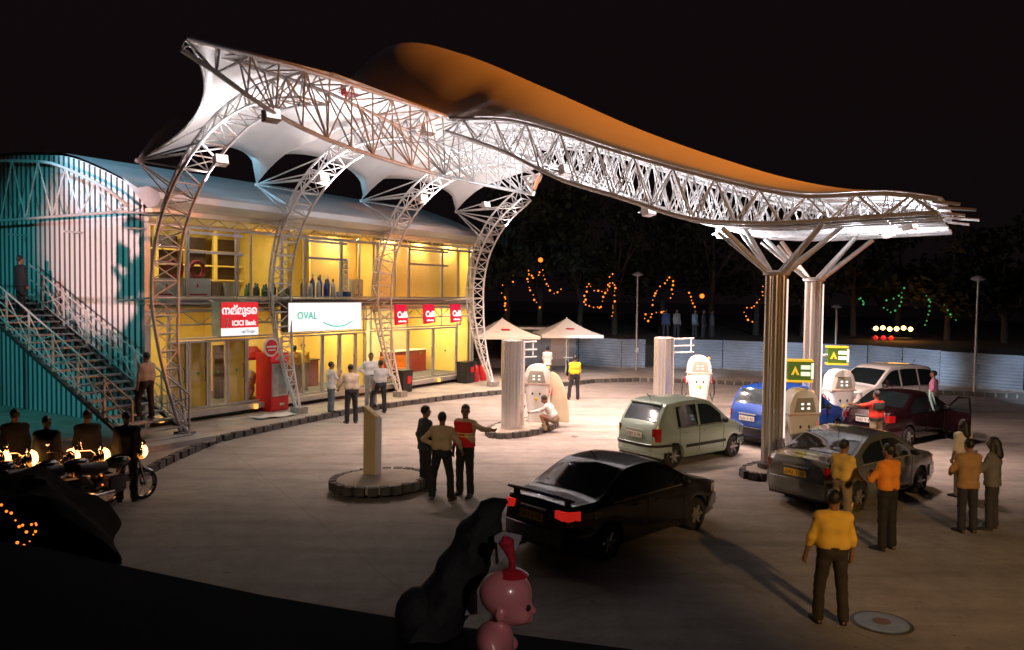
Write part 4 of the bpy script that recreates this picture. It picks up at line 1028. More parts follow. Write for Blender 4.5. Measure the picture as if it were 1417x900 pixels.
person('man in yellow shirt and dark trousers beside the drain cover', gp(1149, 863), -8, 1.70, ('amber', (.70, .42, .05)), ('dark_brown', (.03, .022, .018)), armL=((-.38, -.05, -1), (-.2, .2, -1)), armR=((.30, .08, -1), (.05, .3, -1)), fine=.015, legL=((-.13, .04, -1), (-.04, -.05, -1)), legR=((.10, .05, -1), (.06, -.08, -1)), belly=1.12, build_=1.03)
person('man in loose white shirt with dark scarf beyond the two at the right', gp(1330, 688), 20, 1.62, ('off_white', (.60, .56, .50)), ('grey_trousers', (.16, .15, .14)), sleeve=.6, hair='long', tuck=False)
person('man in tan brown jacket seen from behind at the right', gp(1337, 737), 5, 1.66, ('brown_jacket', (.32, .19, .08)), ('dark_blue', (.022, .022, .035)), tuck=False, armL=((-.35, .3, -.9), (.35, .6, -.3)), armR=((.22, .2, -1), (-.2, .6, -.6)), fine=.017, legL=((-.04, 0, -1), (0, -.04, -1)), legR=((.06, 0, -1), (.02, -.04, -1)))
person('rightmost person, grey shirt, shoulder length dark hair, hand at the face', gp(1371, 733), 45, 1.66, ('grey_shirt', (.13, .125, .12)), ('dark_grey', (.03, .03, .034)), hair='long', tuck=False, armL=((-.25, .4, -.85), (.1, .4, .9)), fine=.017)
person('man in a white shirt standing in front of the white family van', gp(1253, 572), 175, 1.70, WHITE_S, KHAKI, sleeve=.5, fine=.022)
person('person in a pink shirt standing behind the dark maroon saloon', gp(1290, 582), 60, 1.68, ('pink', (.55, .22, .36)), KHAKI, sleeve=.5, fine=.022)

# ================================================================== FORECOURT FURNITURE
def island(name, label, c, rx, ry, ang):
    t = thing(name, label, 'kerb island', c, ang, 'raised kerb islands of the forecourt')
    pts = [(rx * math.cos(a), ry * math.sin(a)) for a in np.linspace(0, 2 * math.pi, 40, endpoint=False)]
    MB().prism([(x * .96, y * .96) for x, y in pts], 0, .16).build('island_top', pave_m, t)
    m = MB(); kerb_blocks(pts, .24, m, .17, .15, .06, True); m.build('kerb_ring', MATS['kerb_stone'], t)
    return t
I1 = G(526, 671, .1); PA = Vector((.03, 23.72, 0)); PB = Vector((5.05, 26.4, 0))
island('kerb_island', 'round kerb island carrying the cream totem slab', I1, 1.02, .86, R(40))
island('kerb_island', 'oval kerb island under the first stub pillar and its pump', PA + Vector((.36, .7, 0)), 1.75, .78, R(62))
island('kerb_island', 'oval kerb island under the second stub pillar behind the green hatchback', PB + Vector((.85, 1.35, 0)), 2.0, .8, R(58))
island('kerb_island', 'oval kerb island at the foot of the nearer stainless column', C1 + Vector((.5, .35, 0)), 1.5, .62, R(36))
island('kerb_island', 'oval kerb island at the foot of the farther stainless column', C2 + Vector((.6, .5, 0)), 1.7, .7, R(38))
# totem slab
tt = thing('totem_slab', 'tall cream slab totem with a sloping top standing on the round kerb island', 'totem', G(514, 662, .16), R(-22))
TM = MB(); w, d = .31, .19
TM.add([(-w/2, -d/2, 0), (w/2, -d/2, 0), (w/2, d/2, 0), (-w/2, d/2, 0), (-w/2, -d/2, 1.58), (w/2, -d/2, 1.36), (w/2, d/2, 1.36), (-w/2, d/2, 1.58)], [(3,2,1,0),(4,5,6,7),(0,1,5,4),(1,2,6,5),(2,3,7,6),(3,0,4,7)])
TM.build('slab', mat('totem_cream', (.62, .47, .24), .5, 0, .06, 2), tt, bevel=.01)
TM = MB(); TM.bbox((w/2 + .001, -d/2 - .01, .04), (w/2 + .03, d/2 + .01, 1.33)); TM.build('edge_strip', white_paint, tt)
TM = MB(); TM.box((0, 0, .03), (w + .06, d + .06, .06)); TM.build('base_plate', dark_steel, tt)
o = MB().box((0, 0, .004), (.42, .30, .008)).build('paper_sheet', white_paint, loc=G(545, 650, .165), rot=(0, 0, R(25))); tag(o, 'white sheet of paper lying on the round kerb island beside the totem', 'paper')
# stub pillars with side racks
def stub(c, h, label, rx):
    t = thing('stub_pillar', label, 'pillar', c, R(20), 'stainless stub pillars awaiting a canopy')
    rows = [[((.30 + .022 * abs(math.sin(4 * a))) * math.cos(a), (.30 + .022 * abs(math.sin(4 * a))) * math.sin(a), z) for a in np.linspace(0, 2 * math.pi, 64, endpoint=False)] for z in (.14, h)]
    m = MB(); m.grid(rows, True); m.build('shaft', stainless, t, smooth=25)
    MB().lathe([(.31, h - .01), (.30, h + .02), (.02, h + .02)], n=28).build('cap', alum, t)
    m = MB()
    for z in (h - .04, h - .28, h - .5): m.bar((.28, 0, z), (rx, .15, z), .026, 6)
    m.bar((rx - .12, .13, h - .04), (rx - .12, .13, h - .5), .026, 6); m.bar((.36, 0, h), (.36, 0, .2), .035, 6)
    m.build('pipe_rack', white_paint, t, smooth=50); return t
stub(PA, 2.78, 'stub pillar clad in stainless steel in front of the first pump', .82)
stub(PB, 2.78, 'stub pillar clad in stainless steel behind the green hatchback', 1.25)
# fuel pumps
pump_white = mat('pump_white', (.70, .69, .67), .35, 0, .05, 4, coat=.4)
display = mat('pump_display', (.35, .33, .27), .2, 0, .05, 6)
led = mat('pump_digit_white', (.8, .9, .95), .4, emit=(.8, .95, 1), estr=1.6)
lamp_o = mat('pump_lamp_orange', (.8, .3, .05), .3, emit=(1, .35, .06), estr=1.5)
beak = mat('yellow_spot', (.75, .55, .03), .5)
def pump(label, c, rz, shell=False, h=1.9):
    t = thing('fuel_pump', label, 'fuel pump', c, rz, 'white fuel pumps with domed hoods'); k = h / 1.9
    t.scale = (k, k, k)
    m = MB(); rows = []
    for z, wx, wy in ((.0, .29, .20), (.35, .30, .21), (.80, .36, .23), (1.18, .42, .25), (1.22, .42, .25)):
        rows.append([(wx * math.copysign(abs(math.cos(a)) ** .45, math.cos(a)), wy * math.copysign(abs(math.sin(a)) ** .45, math.sin(a)), z) for a in np.linspace(0, 2 * math.pi, 36, endpoint=False)])
    m.grid(rows, True); m.build('cabinet', pump_white, t, smooth=50)
    m = MB(); rows = []
    for x in (-.40, -.385, .385, .40):
        q = .97 if abs(x) > .39 else 1.0
        rows.append([(x * 1, .27 * q * math.cos(a), 1.26 + .60 * q * math.sin(a) ** .85 if math.sin(a) > 0 else 1.26) for a in np.linspace(0, math.pi, 19)])
    # dome seen from the front: rounded top across the width
    m = MB(); pts = [(.42 * math.copysign(abs(math.cos(a)) ** .75, math.cos(a)), 1.25 + .62 * math.sin(a) ** .8) for a in np.linspace(0.001, math.pi - .001, 21)]
    rows = [[(x * q, y, 1.25 + (z - 1.25) * q) for x, z in pts] for y, q in ((-.235, .90), (-.22, .97), (-.16, 1.0), (.16, 1.0), (.22, .97), (.235, .90))]
    m.grid(rows); n = len(pts); m.f.append(tuple(range(n - 1, -1, -1))); m.f.append(tuple(range(5 * n, 6 * n))); m.build('hood', pump_white, t, smooth=45)
    MB().bbox((-.43, -.262, 1.215), (.43, .262, 1.255)).build('hood_band', mat('pump_band_pink', (.55, .38, .33), .5), t)
    for s_ in (-1, 1):
        dsp = MB(); dsp.prism([(-.30, 0), (.30, 0), (.22, .36), (-.22, .36)], 0, .012); Mx = Matrix.Translation((0, s_ * .236, 1.29)) @ Matrix.Rotation(R(90) * 1, 4, 'X')
        dsp.v = [tuple(Mx @ Vector(v)) for v in dsp.v]; do = dsp.build('display', display, t)
        q = MB()
        for x in (-.10, .07):
            for z in (1.39, 1.50):
                for k_ in range(2): q.box((x + .04 * k_, s_ * .252, z), (.024, .012, .045))
        q.build('digits', led, do)
        for e in (-.12, .12): MB().ball((e, s_ * .243, .93), .042, 12, 8, (.7, .4, 1)).build('dark_mark', mat('navy_mark', (.01, .015, .03), .3), t, smooth=True)
        MB().ball((0, s_ * .238, .76), .055, 12, 8, (.9, .5, 1)).build('yellow_mark', beak, t, smooth=True)
    MB().ball((.34, 0, 1.76), .05, 10, 7).build('top_lamp', lamp_o, t, smooth=True)
    for s_ in (-1, 1):
        MB().ball((s_ * .43, -.02, .98), .10, 14, 8, (.25, .8, 1.25)).build('nozzle_socket', white_paint, t, smooth=True)
        nz = MB(); nz.tube([(s_ * .46, -.05, .88), (s_ * .47, -.03, 1.02), (s_ * .47, .03, 1.08)], [.03, .032, .018], 8); nz.build('nozzle', red_paint, t, smooth=True)
        hs = MB(); hs.tube([(s_ * .46, .1, 1.1), (s_ * .56, .12, .9), (s_ * .58, .12, .5), (s_ * .5, .1, .22), (s_ * .42, .08, .5)], .022, 8); hs.build('hose', black_rubber, t, smooth=True)
    if shell:
        m = MB(); m.prism([(-.0, .0)] + [(.62 * math.sin(a), 1.62 * math.cos(a)) for a in np.linspace(0, math.pi / 2, 18)], -.06, .06)
        Mx = Matrix.Translation((.40, .12, 0)) @ Matrix.Rotation(R(90), 4, 'X'); m.v = [tuple(Mx @ Vector(v)) for v in m.v]; m.build('side_fin', cream, t, bevel=.02)
    return t
pump('white fuel pump with a rounded cream side fin behind the first stub pillar', Vector((.83, 25.0, .16)), R(-12), True, 1.86)
pump('white fuel pump standing alone beyond the green hatchback', Vector((6.78, 28.7, .16)), R(-4), False, 1.92)
pump('white fuel pump right beside the nearer stainless column', Vector((7.05, 19.35, .16)), R(12), False, 1.84)
pump('white fuel pump between the two stainless columns and the white family van', Vector((9.95, 24.1, .16)), R(14), False, 1.9)
# green price signs on the columns
sign_green = mat('sign_green', (.055, .11, .015), .45, emit=(.10, .22, .02), estr=.35)
sign_white = mat('sign_white_lit', (.85, .87, .8), .4, emit=(.9, .95, .8), estr=.9)
sign_yel = mat('sign_yellow_lit', (.8, .5, .03), .4, emit=(1, .6, .05), estr=.7)
for (px, py, d, lab) in ((1106, 513, 19.3, 'green and yellow price sign with white panels on the nearer stainless column'), (1158, 492, 23.4, 'green price sign with white panels on the farther stainless column')):
    r_ = ray(px, py); c = CAM_P + r_ * (d / r_.y); t = thing('price_sign', lab, 'sign', c, R(-6), 'price signs on the stainless columns')
    MB().box((0, 0, 0), (.56, .22, .46)).build('box', sign_green, t, bevel=.015)
    MB().box((0, 0, -.25), (.60, .25, .05)).build('trim', sign_yel, t); MB().box((0, 0, .25), (.60, .25, .05)).build('trim', sign_yel, t)
    m = MB()
    for z in (.09, -.07): m.box((.12, -.118, z), (.22, .012, .10))
    m.box((.28, 0, 0), (.06, .24, .38)); m.build('white_panel', sign_white, t)
    m = MB(); m.add([(-.22, -.113, -.10), (-.12, -.113, .12), (-.02, -.113, -.10), (-.08, -.113, -.10), (-.12, -.113, -.01), (-.16, -.113, -.10)], [(0, 1, 4, 5), (1, 2, 3, 4)]); m.build('mark', sign_yel, t)
    MB().bar((-.2, 0, 0), (-.62, 0, 0), .04, 8).build('bracket', steel, t)
# drain cover and litter
t = thing('drain_cover', 'oval pale blue metal drain cover set in the paving near the camera', 'drain cover', G(1220, 862, .004), R(-10))
MB().lathe([(.33, 0), (.33, .012), (.12, .02), (.01, .012)], n=40).build('lid', mat('wet_metal', (.22, .29, .36), .35, .3, .15, 6), t, smooth=True)
MB().lathe([(.11, .012), (.11, .024), (.01, .028)], n=24).build('boss', mat('rust_patch', (.16, .11, .09), .7), t)
MB().lathe([(.38, 0), (.37, .008), (.33, .008)], n=40, cap=False).build('rim', dark_steel, t)
for (px, py, lab) in ((1190, 706, 'dark scrap of litter on the paving behind the orange shirt man'), (795, 605, 'brown scrap of litter on the paving near the squatting man'), (985, 690, 'small dark litter scrap near the nose of the black saloon')):
    m = MB(); m.add([(-.12, -.04, .01), (.0, -.05, .03), (.13, -.02, .012), (.10, .05, .02), (-.05, .04, .035)], [(0, 1, 4), (1, 2, 3, 4)]); tag(m.build('litter_scrap', mat('litter_brown', (.06, .04, .03), .8), loc=G(px, py, .004)), lab, 'litter')
m = MB(); m.grid([[(x, y, .02 + .05 * random.random()) for x in np.linspace(-.7, .7, 8)] for y in np.linspace(-.3, .3, 4)]); tag(m.build('paper_sheet', mat('white_paper', (.7, .66, .62), .8), loc=G(378, 577, .155), rot=(0, 0, R(50))), 'crumpled white sheet lying on the pavement by the red drinks cooler', 'paper')

# ================================================================== SHOP FRONT SIGNS AND GOODS
lit_white = mat('light_box_white', (.9, .9, .9), .5, emit=(1, .97, .97), estr=.92)
lit_red = mat('light_box_red', (.6, .02, .03), .45, 0, .05, 4, emit=(.8, .02, .03), estr=.65)
box_grey = mat('light_box_side', (.35, .30, .24), .5, .2)
FACE = (R(90), 0, 0)
def shop_thing(name, label, cat, s, t, z, group=None): return thing(name, label, cat, P(s, t, z), THETA, group)
g = shop_thing('light_box_sign', 'red light box sign with white Malayalam lettering above the yellow doors', 'sign', 3.12, -1.55, 3.28)
MB().bbox((-.72, .02, -.52), (.72, .42, .55)).build('box', box_grey, g); MB().bbox((-.70, -.01, -.26), (.70, .018, .53)).build('red_face', lit_red, g); MB().bbox((-.70, -.01, -.50), (.70, .018, -.265)).build('white_band', lit_white, g)
lettering('\u0d28\u0d2e\u0d4d\u0d2e\u0d41\u0d1f\u0d46', .34, lit_white, g, (-.02, -.016, .27), FACE, .008, sx=1.0)
lettering('ICICI Bank', .22, lit_white, g, (.14, -.016, -.12), FACE, .006, sx=.95)
m = MB(); m.ball((0, 0, 0), .05, 10, 6, (1, .3, 1)); m.tube([(.02, 0, -.06), (-.04, 0, -.16), (.02, 0, -.25)], .028, 6); m.build('emblem', white_paint, g, loc=(-.50, -.016, .0))
lettering('\u0d0e.\u0d1f\u0d3f.\u0d0e\u0d02', .13, mat('blue_ink', (.05, .10, .35), .5), g, (.30, -.016, -.38), FACE)
for x in (-.6, .6): MB().bar((x, .3, .5), (x, .9, .62), .02).build('bracket', steel, g)
g = shop_thing('light_box_sign', 'long white lit light box sign with pale green lettering over the middle doors', 'sign', 7.04, -1.72, 3.28)
MB().bbox((-1.80, .02, -.50), (1.80, .36, .53)).build('box', dark_steel, g); MB().bbox((-1.77, -.01, -.48), (1.77, .018, .50)).build('white_face', lit_white, g)
pale_g = mat('pale_green_ink', (.06, .45, .30), .5, emit=(.10, .55, .42), estr=.75); faint = mat('faint_green_ink', (.4, .7, .6), .5, emit=(.55, .85, .78), estr=.8)
lettering('OVAL', .36, pale_g, g, (-.95, -.016, .05), FACE, .010); lettering('WAY', .26, faint, g, (1.12, -.016, .02), FACE, .0)
m = MB(); m.tube([(x, -.014, -.18 - .17 * (1 - ((x - .55) / .75) ** 2)) for x in np.linspace(-.2, 1.3, 20)], .026, 5); m.build('smile_stroke', pale_g, g)
for k, s in enumerate((11.08, 12.90, 14.80)):
    g = shop_thing('cafe_banner', ['leftmost red banner reading Café over the café front', 'middle red banner reading Café over the café front', 'rightmost red banner reading Café over the café front'][k], 'banner', s, -1.66, 3.30, 'red café banners')
    m = MB(); m.prism([(-.40, .40), (.26, .40), (.40, -.36), (-.36, -.42)], 0, .08); m.build('panel', mat('banner_red', (.50, .008, .05), .5, 0, .06, 4, emit=(.6, .006, .05), estr=.5), g, rot=(R(90), 0, 0), loc=(0, .04, 0))
    lettering('Caf\u00e9', .34, lit_white, g, (.02, -.047, -.02), FACE, .012)
    lettering('coffee shop', .09, lit_white, g, (.02, -.047, -.27), FACE, .006, sx=1.15)
    MB().bar((0, .05, .3), (0, .6, .3), .02).build('bracket', steel, g)
g = shop_thing('round_sign', 'round red sign with white bars and a white rim beside the second arch', 'sign', 4.20, -1.38, 2.36)
MB().lathe([(.29, -.03), (.31, 0), (.29, .03)], n=36, axis='y').build('rim', white_paint, g, smooth=True); MB().lathe([(.245, -.036), (.245, .036)], n=36, axis='y').build('disc', red_paint, g)
m = MB(); m.box((0, -.042, .02), (.42, .01, .06)); m.box((0, -.042, -.09), (.30, .01, .045)); m.build('white_bar', white_paint, g); MB().bar((.28, 0, 0), (.65, -.35, .0), .02).build('arm', steel, g)
# red drinks cooler
g = thing('drinks_cooler', 'red drinks cooler cabinet with a glass door at the foot of the second arch', 'cooler', P(5.05, -1.95, .15), THETA)
MB().bbox((-.42, -.02, .0), (.42, .66, 1.95)).build('cabinet', red_paint, g, bevel=.02)
MB().bbox((-.38, -.035, 1.66), (.38, -.022, 1.90)).build('header', mat('header_red', (.6, .02, .03), .4, emit=(.6, .02, .03), estr=.4), g); lettering('cool', .20, white_paint, g, (0, -.044, 1.78), FACE, .01)
d_ = MB().bbox((-.34, -.05, .50), (.34, -.022, 1.60)).build('door', alum, g); MB().bbox((-.28, -.056, .56), (.28, -.052, 1.54)).build('door_glass', mat('cooler_glass', (.30, .32, .33), .1, 0, .3, 5), d_)
MB().bbox((-.38, -.032, .06), (.38, -.022, .44)).build('kick_panel', mat('bright_red', (.65, .02, .02), .4), g); MB().bbox((.0, -.04, .18), (.2, -.034, .26)).build('badge', white_paint, g)
# extinguishers, bins
def extinguisher(s, t, lab):
    g = thing('fire_extinguisher', lab, 'extinguisher', P(s, t, .15), THETA, 'red fire extinguishers by the café')
    MB().lathe([(.13, 0), (.15, .04), (.15, .62), (.10, .74), (.04, .78)], n=18).build('cylinder', red_paint, g, smooth=50); MB().tube([(0, 0, .78), (0, 0, .86), (.1, -.03, .88)], .025, 6).build('valve', black_plastic, g); MB().tube([(.02, 0, .82), (.2, -.06, .75), (.19, -.08, .3)], .016, 6).build('hose', black_rubber, g)
extinguisher(16.35, -1.62, 'left red fire extinguisher beside the café door'); extinguisher(16.95, -1.62, 'right red fire extinguisher beside the café door')
g = thing('litter_bin', 'black square bin with a red badge beside the red fire extinguishers', 'bin', P(15.75, -1.75, .15), THETA); MB().box((0, 0, .45), (.7, .5, .9), None, 1.08).build('body', black_plastic, g, bevel=.02); MB().box((0, 0, .93), (.78, .56, .06)).build('lid', black_plastic, g, bevel=.01); MB().box((.1, -.275, .6), (.26, .01, .24)).build('badge', red_paint, g)
g = thing('litter_bin', 'black square bin at the foot of the third arch', 'bin', P(11.5, -1.9, .15), THETA); MB().box((0, 0, .42), (.6, .5, .84), None, 1.08).build('body', black_plastic, g, bevel=.02); MB().box((0, 0, .87), (.68, .56, .06)).build('lid', black_plastic, g, bevel=.01); MB().box((.08, -.275, .5), (.24, .01, .3)).build('badge', red_paint, g)
for (s, lab) in ((4.2, 'small amber floor lamp glowing on the shop step under the yellow doors'), (.75, 'small amber floor lamp glowing on the shop step near the stairs'), (14.2, 'small amber floor lamp glowing on the café step')):
    tag(MB().box((0, 0, .08), (.16, .08, .16)).build('floor_lamp', mat('floor_lamp_amber', (.9, .5, .1), .5, emit=(1, .5, .12), estr=1.0), None, loc=P(s, TF + .36, .3), rot=(0, 0, THETA), bevel=.015), lab, 'lamp')
# upstairs display goods
def carton(s, t, z, w, h, d, m_, label, mark=None, group='cartons on the upper shop sill'):
    g = thing('carton', label, 'carton', P(s, t, z), THETA, group); MB().box((0, 0, h / 2), (w, d, h)).build('box', m_, g, bevel=.008)
    if mark:
        q = MB(); q.ball((0, -d / 2 - .003, h * .62), .05, 8, 6, (.7, .1, 1.2)); q.box((0, -d / 2 - .004, h * .16), (w * .7, .006, .05)); q.build('printed_mark', mark, g)
    return g
red_ink = mat('red_ink', (.45, .03, .04), .6); card = mat('brown_card', (.36, .24, .12), .85)
carton(1.35, -2.85, 3.94, .82, .58, .35, white_paint, 'white carton with a red mark in the upper window nearest the stairs', red_ink)
carton(2.42, -2.85, 3.94, 1.0, .60, .35, white_paint, 'white carton with red print beside the brown carton upstairs', red_ink)
carton(3.22, -2.88, 3.94, .42, .52, .3, card, 'brown carton upstairs between two white cartons')
carton(3.62, -2.80, 3.94, .44, .50, .3, cream, 'cream carton upstairs right of the brown carton')
carton(9.7, -2.85, 3.94, .62, .72, .3, mat('pale_board', (.55, .52, .40), .7), 'pale printed board box in the upper window right of the bottles', mat('grey_ink', (.15, .15, .13), .7))
for s, lab in ((1.75, 'left red ring wreath on the white cartons upstairs'), (2.55, 'right red ring wreath on the white cartons upstairs')):
    m = MB(); m.tube([(.24 * math.cos(a), 0, .28 + .24 * math.sin(a)) for a in np.linspace(0, 2 * math.pi, 24, endpoint=False)], .065, 8, True); tag(m.build('ring_wreath', mat('maroon_wreath', (.25, .02, .03), .7, 0, .3, 20), None, loc=P(s, -2.85, 4.54), rot=(0, 0, THETA), smooth=True), lab, 'wreath', 'red wreaths')
bottle_mats = [mat('bottle_blue', (.03, .08, .32), .25), mat('bottle_white', (.72, .72, .74), .35), mat('bottle_grey', (.10, .12, .13), .2), mat('bottle_green', (.08, .20, .05), .25)]
def bottle(s, t, z, h, r, body_m, cap_m, label, group):
    g = thing('bottle', label, 'bottle', P(s, t, z), THETA, group)
    MB().lathe([(r, 0), (r * 1.03, .03), (r * 1.03, h * .62), (r * .6, h * .78), (r * .38, h * .84)], n=12).build('body', body_m, g, smooth=50); MB().lathe([(r * .45, h * .84), (r * .42, h)], n=10).build('cap', cap_m, g, smooth=50)
    return g
rb = random.Random(4)
for i in range(9):
    s = 6.85 + i * .19; bottle(s, -2.72 - .1 * (i % 2), 3.94, .62 + .30 * rb.random(), .085, bottle_mats[rb.choice((0, 1, 1))], bottle_mats[rb.choice((1, 2))], 'blue and white bottle on the upper sill above the long white sign', 'blue and white bottles upstairs')
for i in range(12):
    s = 4.35 + i * .18; bottle(s, -2.72 - .1 * (i % 2), 3.94, .42 + .12 * rb.random(), .075, bottle_mats[2 if i % 4 else 3], bottle_mats[2], 'dark bottle on the upper sill behind the second arch', 'dark bottles upstairs')
g = thing('bottle_rack', 'tall narrow rack of pale bottles at the right of the upper bottle window', 'rack', P(8.95, -2.75, 3.94), THETA)
MB().box((0, 0, .12), (.5, .3, .24)).build('base', bottle_mats[0], g)
for k in range(6): MB().lathe([(.16, .26 + k * .21), (.19, .29 + k * .21), (.17, .44 + k * .21)], n=14).build('tier', mat('pale_cream_plastic', (.75, .66, .45), .5), g, smooth=50)
MB().bar((.24, .0, .24), (.24, 0, 1.4), .015).build('upright', dark_steel, g)
# downstairs: counter, shoppers, café furniture
g = thing('shop_counter', 'dark red counter inside the middle shop seen through the glass', 'counter', P(7.6, -4.2, .47), THETA); MB().bbox((-1.5, 0, 0), (1.5, .6, 1.0)).build('front', mat('maroon_laminate', (.14, .015, .012), .4), g); MB().bbox((-1.55, -.05, 1.0), (1.55, .65, 1.05)).build('top', dark_brown, g)
g = thing('shelf_unit', 'yellow wall shelf unit inside the middle shop', 'shelf', P(6.9, -6.1, .47), THETA)
for k in range(4): MB().bbox((-1.0, 0, .5 + k * .55), (1.0, .35, .54 + k * .55)).build('shelf', yellow_wall, g)
MB().bbox((-1.05, .30, 0), (1.05, .36, 2.6)).build('back', dark_brown, g)
rg = random.Random(3)
gm_ = [mat('goods_%s' % n, c, .5) for n, c in (('red', (.45, .04, .03)), ('cream', (.7, .62, .42)), ('green', (.08, .25, .08)), ('blue', (.05, .10, .35)), ('brown', (.25, .13, .06)))]
for k in range(4):
    for i in range(9):
        h_ = rg.uniform(.16, .38); w_ = rg.uniform(.11, .18); mt = rg.choice(gm_)
        o = MB().box((0, 0, h_ / 2), (w_, .2, h_)).build('goods_box', mt, loc=P(6.9 - .9 + i * .22, -6.1 - .14, .47 + .545 + k * .55), rot=(0, 0, THETA), bevel=.01); tag(o, 'small packed goods box on the shelves inside the middle shop', 'box', 'goods on the shop shelves')
g = thing('white_sack_heap', 'heap of crumpled white sacks on the shop floor behind the glass', 'sack', P(4.6, -3.2, .47), THETA); m = MB(); m.ball((0, 0, .35), .42, 14, 9, (1, .8, 1)); m.build('sack', mat('sack_white', (.55, .52, .45), .9, 0, .25, 8, bump=.6), g, smooth=True); m = MB(); m.ball((.3, .1, .7), .30, 12, 8); m.build('sack', MATS['sack_white'], g, smooth=True)
g = thing('red_awning', 'small red awning inside the shop behind the round red sign', 'awning', P(4.75, -2.9, 1.9), THETA); m = MB(); m.add([(-.6, 0, 0), (.6, 0, 0), (.6, .5, .35), (-.6, .5, .35), (-.6, 0, -.08), (.6, 0, -.08)], [(0, 1, 2, 3), (4, 5, 1, 0)]); m.build('cloth', mat('awning_red', (.6, .02, .02), .7), g)
for (s, lab, rz_) in ((12.0, 'left orange café chair behind the café glass', .4), (12.9, 'right orange café chair behind the café glass', -1.0)):
    g = thing('cafe_chair', lab, 'chair', P(s, -3.2, .47), THETA + rz_, 'orange café chairs'); oc = mat('orange_plastic', (.7, .22, .02), .4)
    MB().box((0, 0, .46), (.46, .44, .05)).build('seat', oc, g, bevel=.015); MB().box((0, .21, .75), (.46, .05, .5)).build('backrest', oc, g, bevel=.015)
    for x in (-.2, .2):
        for y in (-.18, .18): MB().bar((x, y, 0), (x, y, .45), .016).build('leg', steel, g)
g = thing('cafe_counter', 'dark red café counter behind the café doors', 'counter', P(15.2, -4.6, .47), THETA); MB().bbox((-1.3, 0, 0), (1.3, .6, 1.0)).build('front', mat('crimson_laminate', (.30, .012, .015), .4), g); MB().bbox((-1.35, -.05, 1.0), (1.35, .65, 1.04)).build('top', cream, g)
g = thing('wall_poster', 'slanted red and brown poster on the yellow café wall', 'poster', P(14.2, -6.25, 1.9), THETA); m = MB(); m.prism([(-.5, -.1), (.25, -.35), (.5, .25), (-.2, .4)], 0, .03); m.build('sheet', mat('poster_brown', (.25, .05, .02), .6), g, rot=(R(90), 0, 0))
person('shop worker in a yellow shirt standing behind the counter under the white sign', P(7.7, -3.6, .47), R(0) + 200, 1.72, ('worker_yellow', (.7, .42, .04)), KHAKI, fine=.026)
person('shop worker with his back turned inside the middle shop', P(7.0, -3.3, .47), 30, 1.70, ('worker_orange', (.6, .32, .08)), KHAKI, fine=.026)
person('shopper in a green shirt at the left inside the middle shop', P(6.2, -3.5, .47), 170, 1.70, ('sage', (.3, .36, .22)), KHAKI, fine=.026)
# floodlight boxes clamped to the trusses
def flood(p, target, label, m_=None):
    q = (Vector(target) - Vector(p)).to_track_quat('-Y', 'Z').to_euler(); g = thing('floodlight', label, 'floodlight', p, 0, 'box floodlights on the canopy trusses'); g.rotation_euler = q
    g.scale = (.78, .78, .78)
    MB().box((0, 0, 0), (.46, .30, .34), None, .9).build('housing', m_ or mat('flood_housing', (.42, .34, .31), .5, .2, .1, 5), g, bevel=.02)
    MB().box((0, -.155, 0), (.40, .012, .28)).build('lens', mat('flood_lens', (.8, .8, .8), .3, emit=(1, .92, .9), estr=1.2), g)
    MB().tube([(-.26, 0, 0), (-.27, .24, 0), (.27, .24, 0), (.26, 0, 0)], .018, 5).build('bracket', steel, g)
    return g
fl = [(305, 222, 0, 's', 'floodlight on the first arch over the near upper window'), (447, 247, 5.04, 's', 'floodlight on the second arch below the white membrane'), (585, 275, 10.27, 's', 'floodlight on the third arch below the membrane'), (672, 284, 15.28, 's', 'floodlight on the far arch by the dark trees'),
      (483, 125, 5.1, 't', 'red tinted floodlight box on the front girder'), (375, 160, 5.6, 't', 'floodlight box under the left part of the front girder'), (592, 180, 5.0, 't', 'pale floodlight box on the front girder near the forecourt corner'),
      (782, 236, 5.6, 's', 'floodlight box near the left end of the near forecourt girder'), (897, 292, 6.3, 's', 'floodlight box below the middle of the near forecourt girder'), (1000, 322, 7.0, 's', 'floodlight box at the left branch of the nearer column'), (1258, 312, 7.0, 's', 'floodlight box on the right overhang of the canopy'), (1228, 322, 9.0, 's', 'floodlight box behind the right overhang of the canopy')]
for (px, py, v, ax, lab) in fl:
    p = P(*(on_s(px, py, v) if ax == 's' else on_t(px, py, v))); flood(p, p + NN * .9 - DD * .25 + Vector((0, 0, .25 if v < 16 else -.2)), lab, red_paint if 'red' in lab else None)

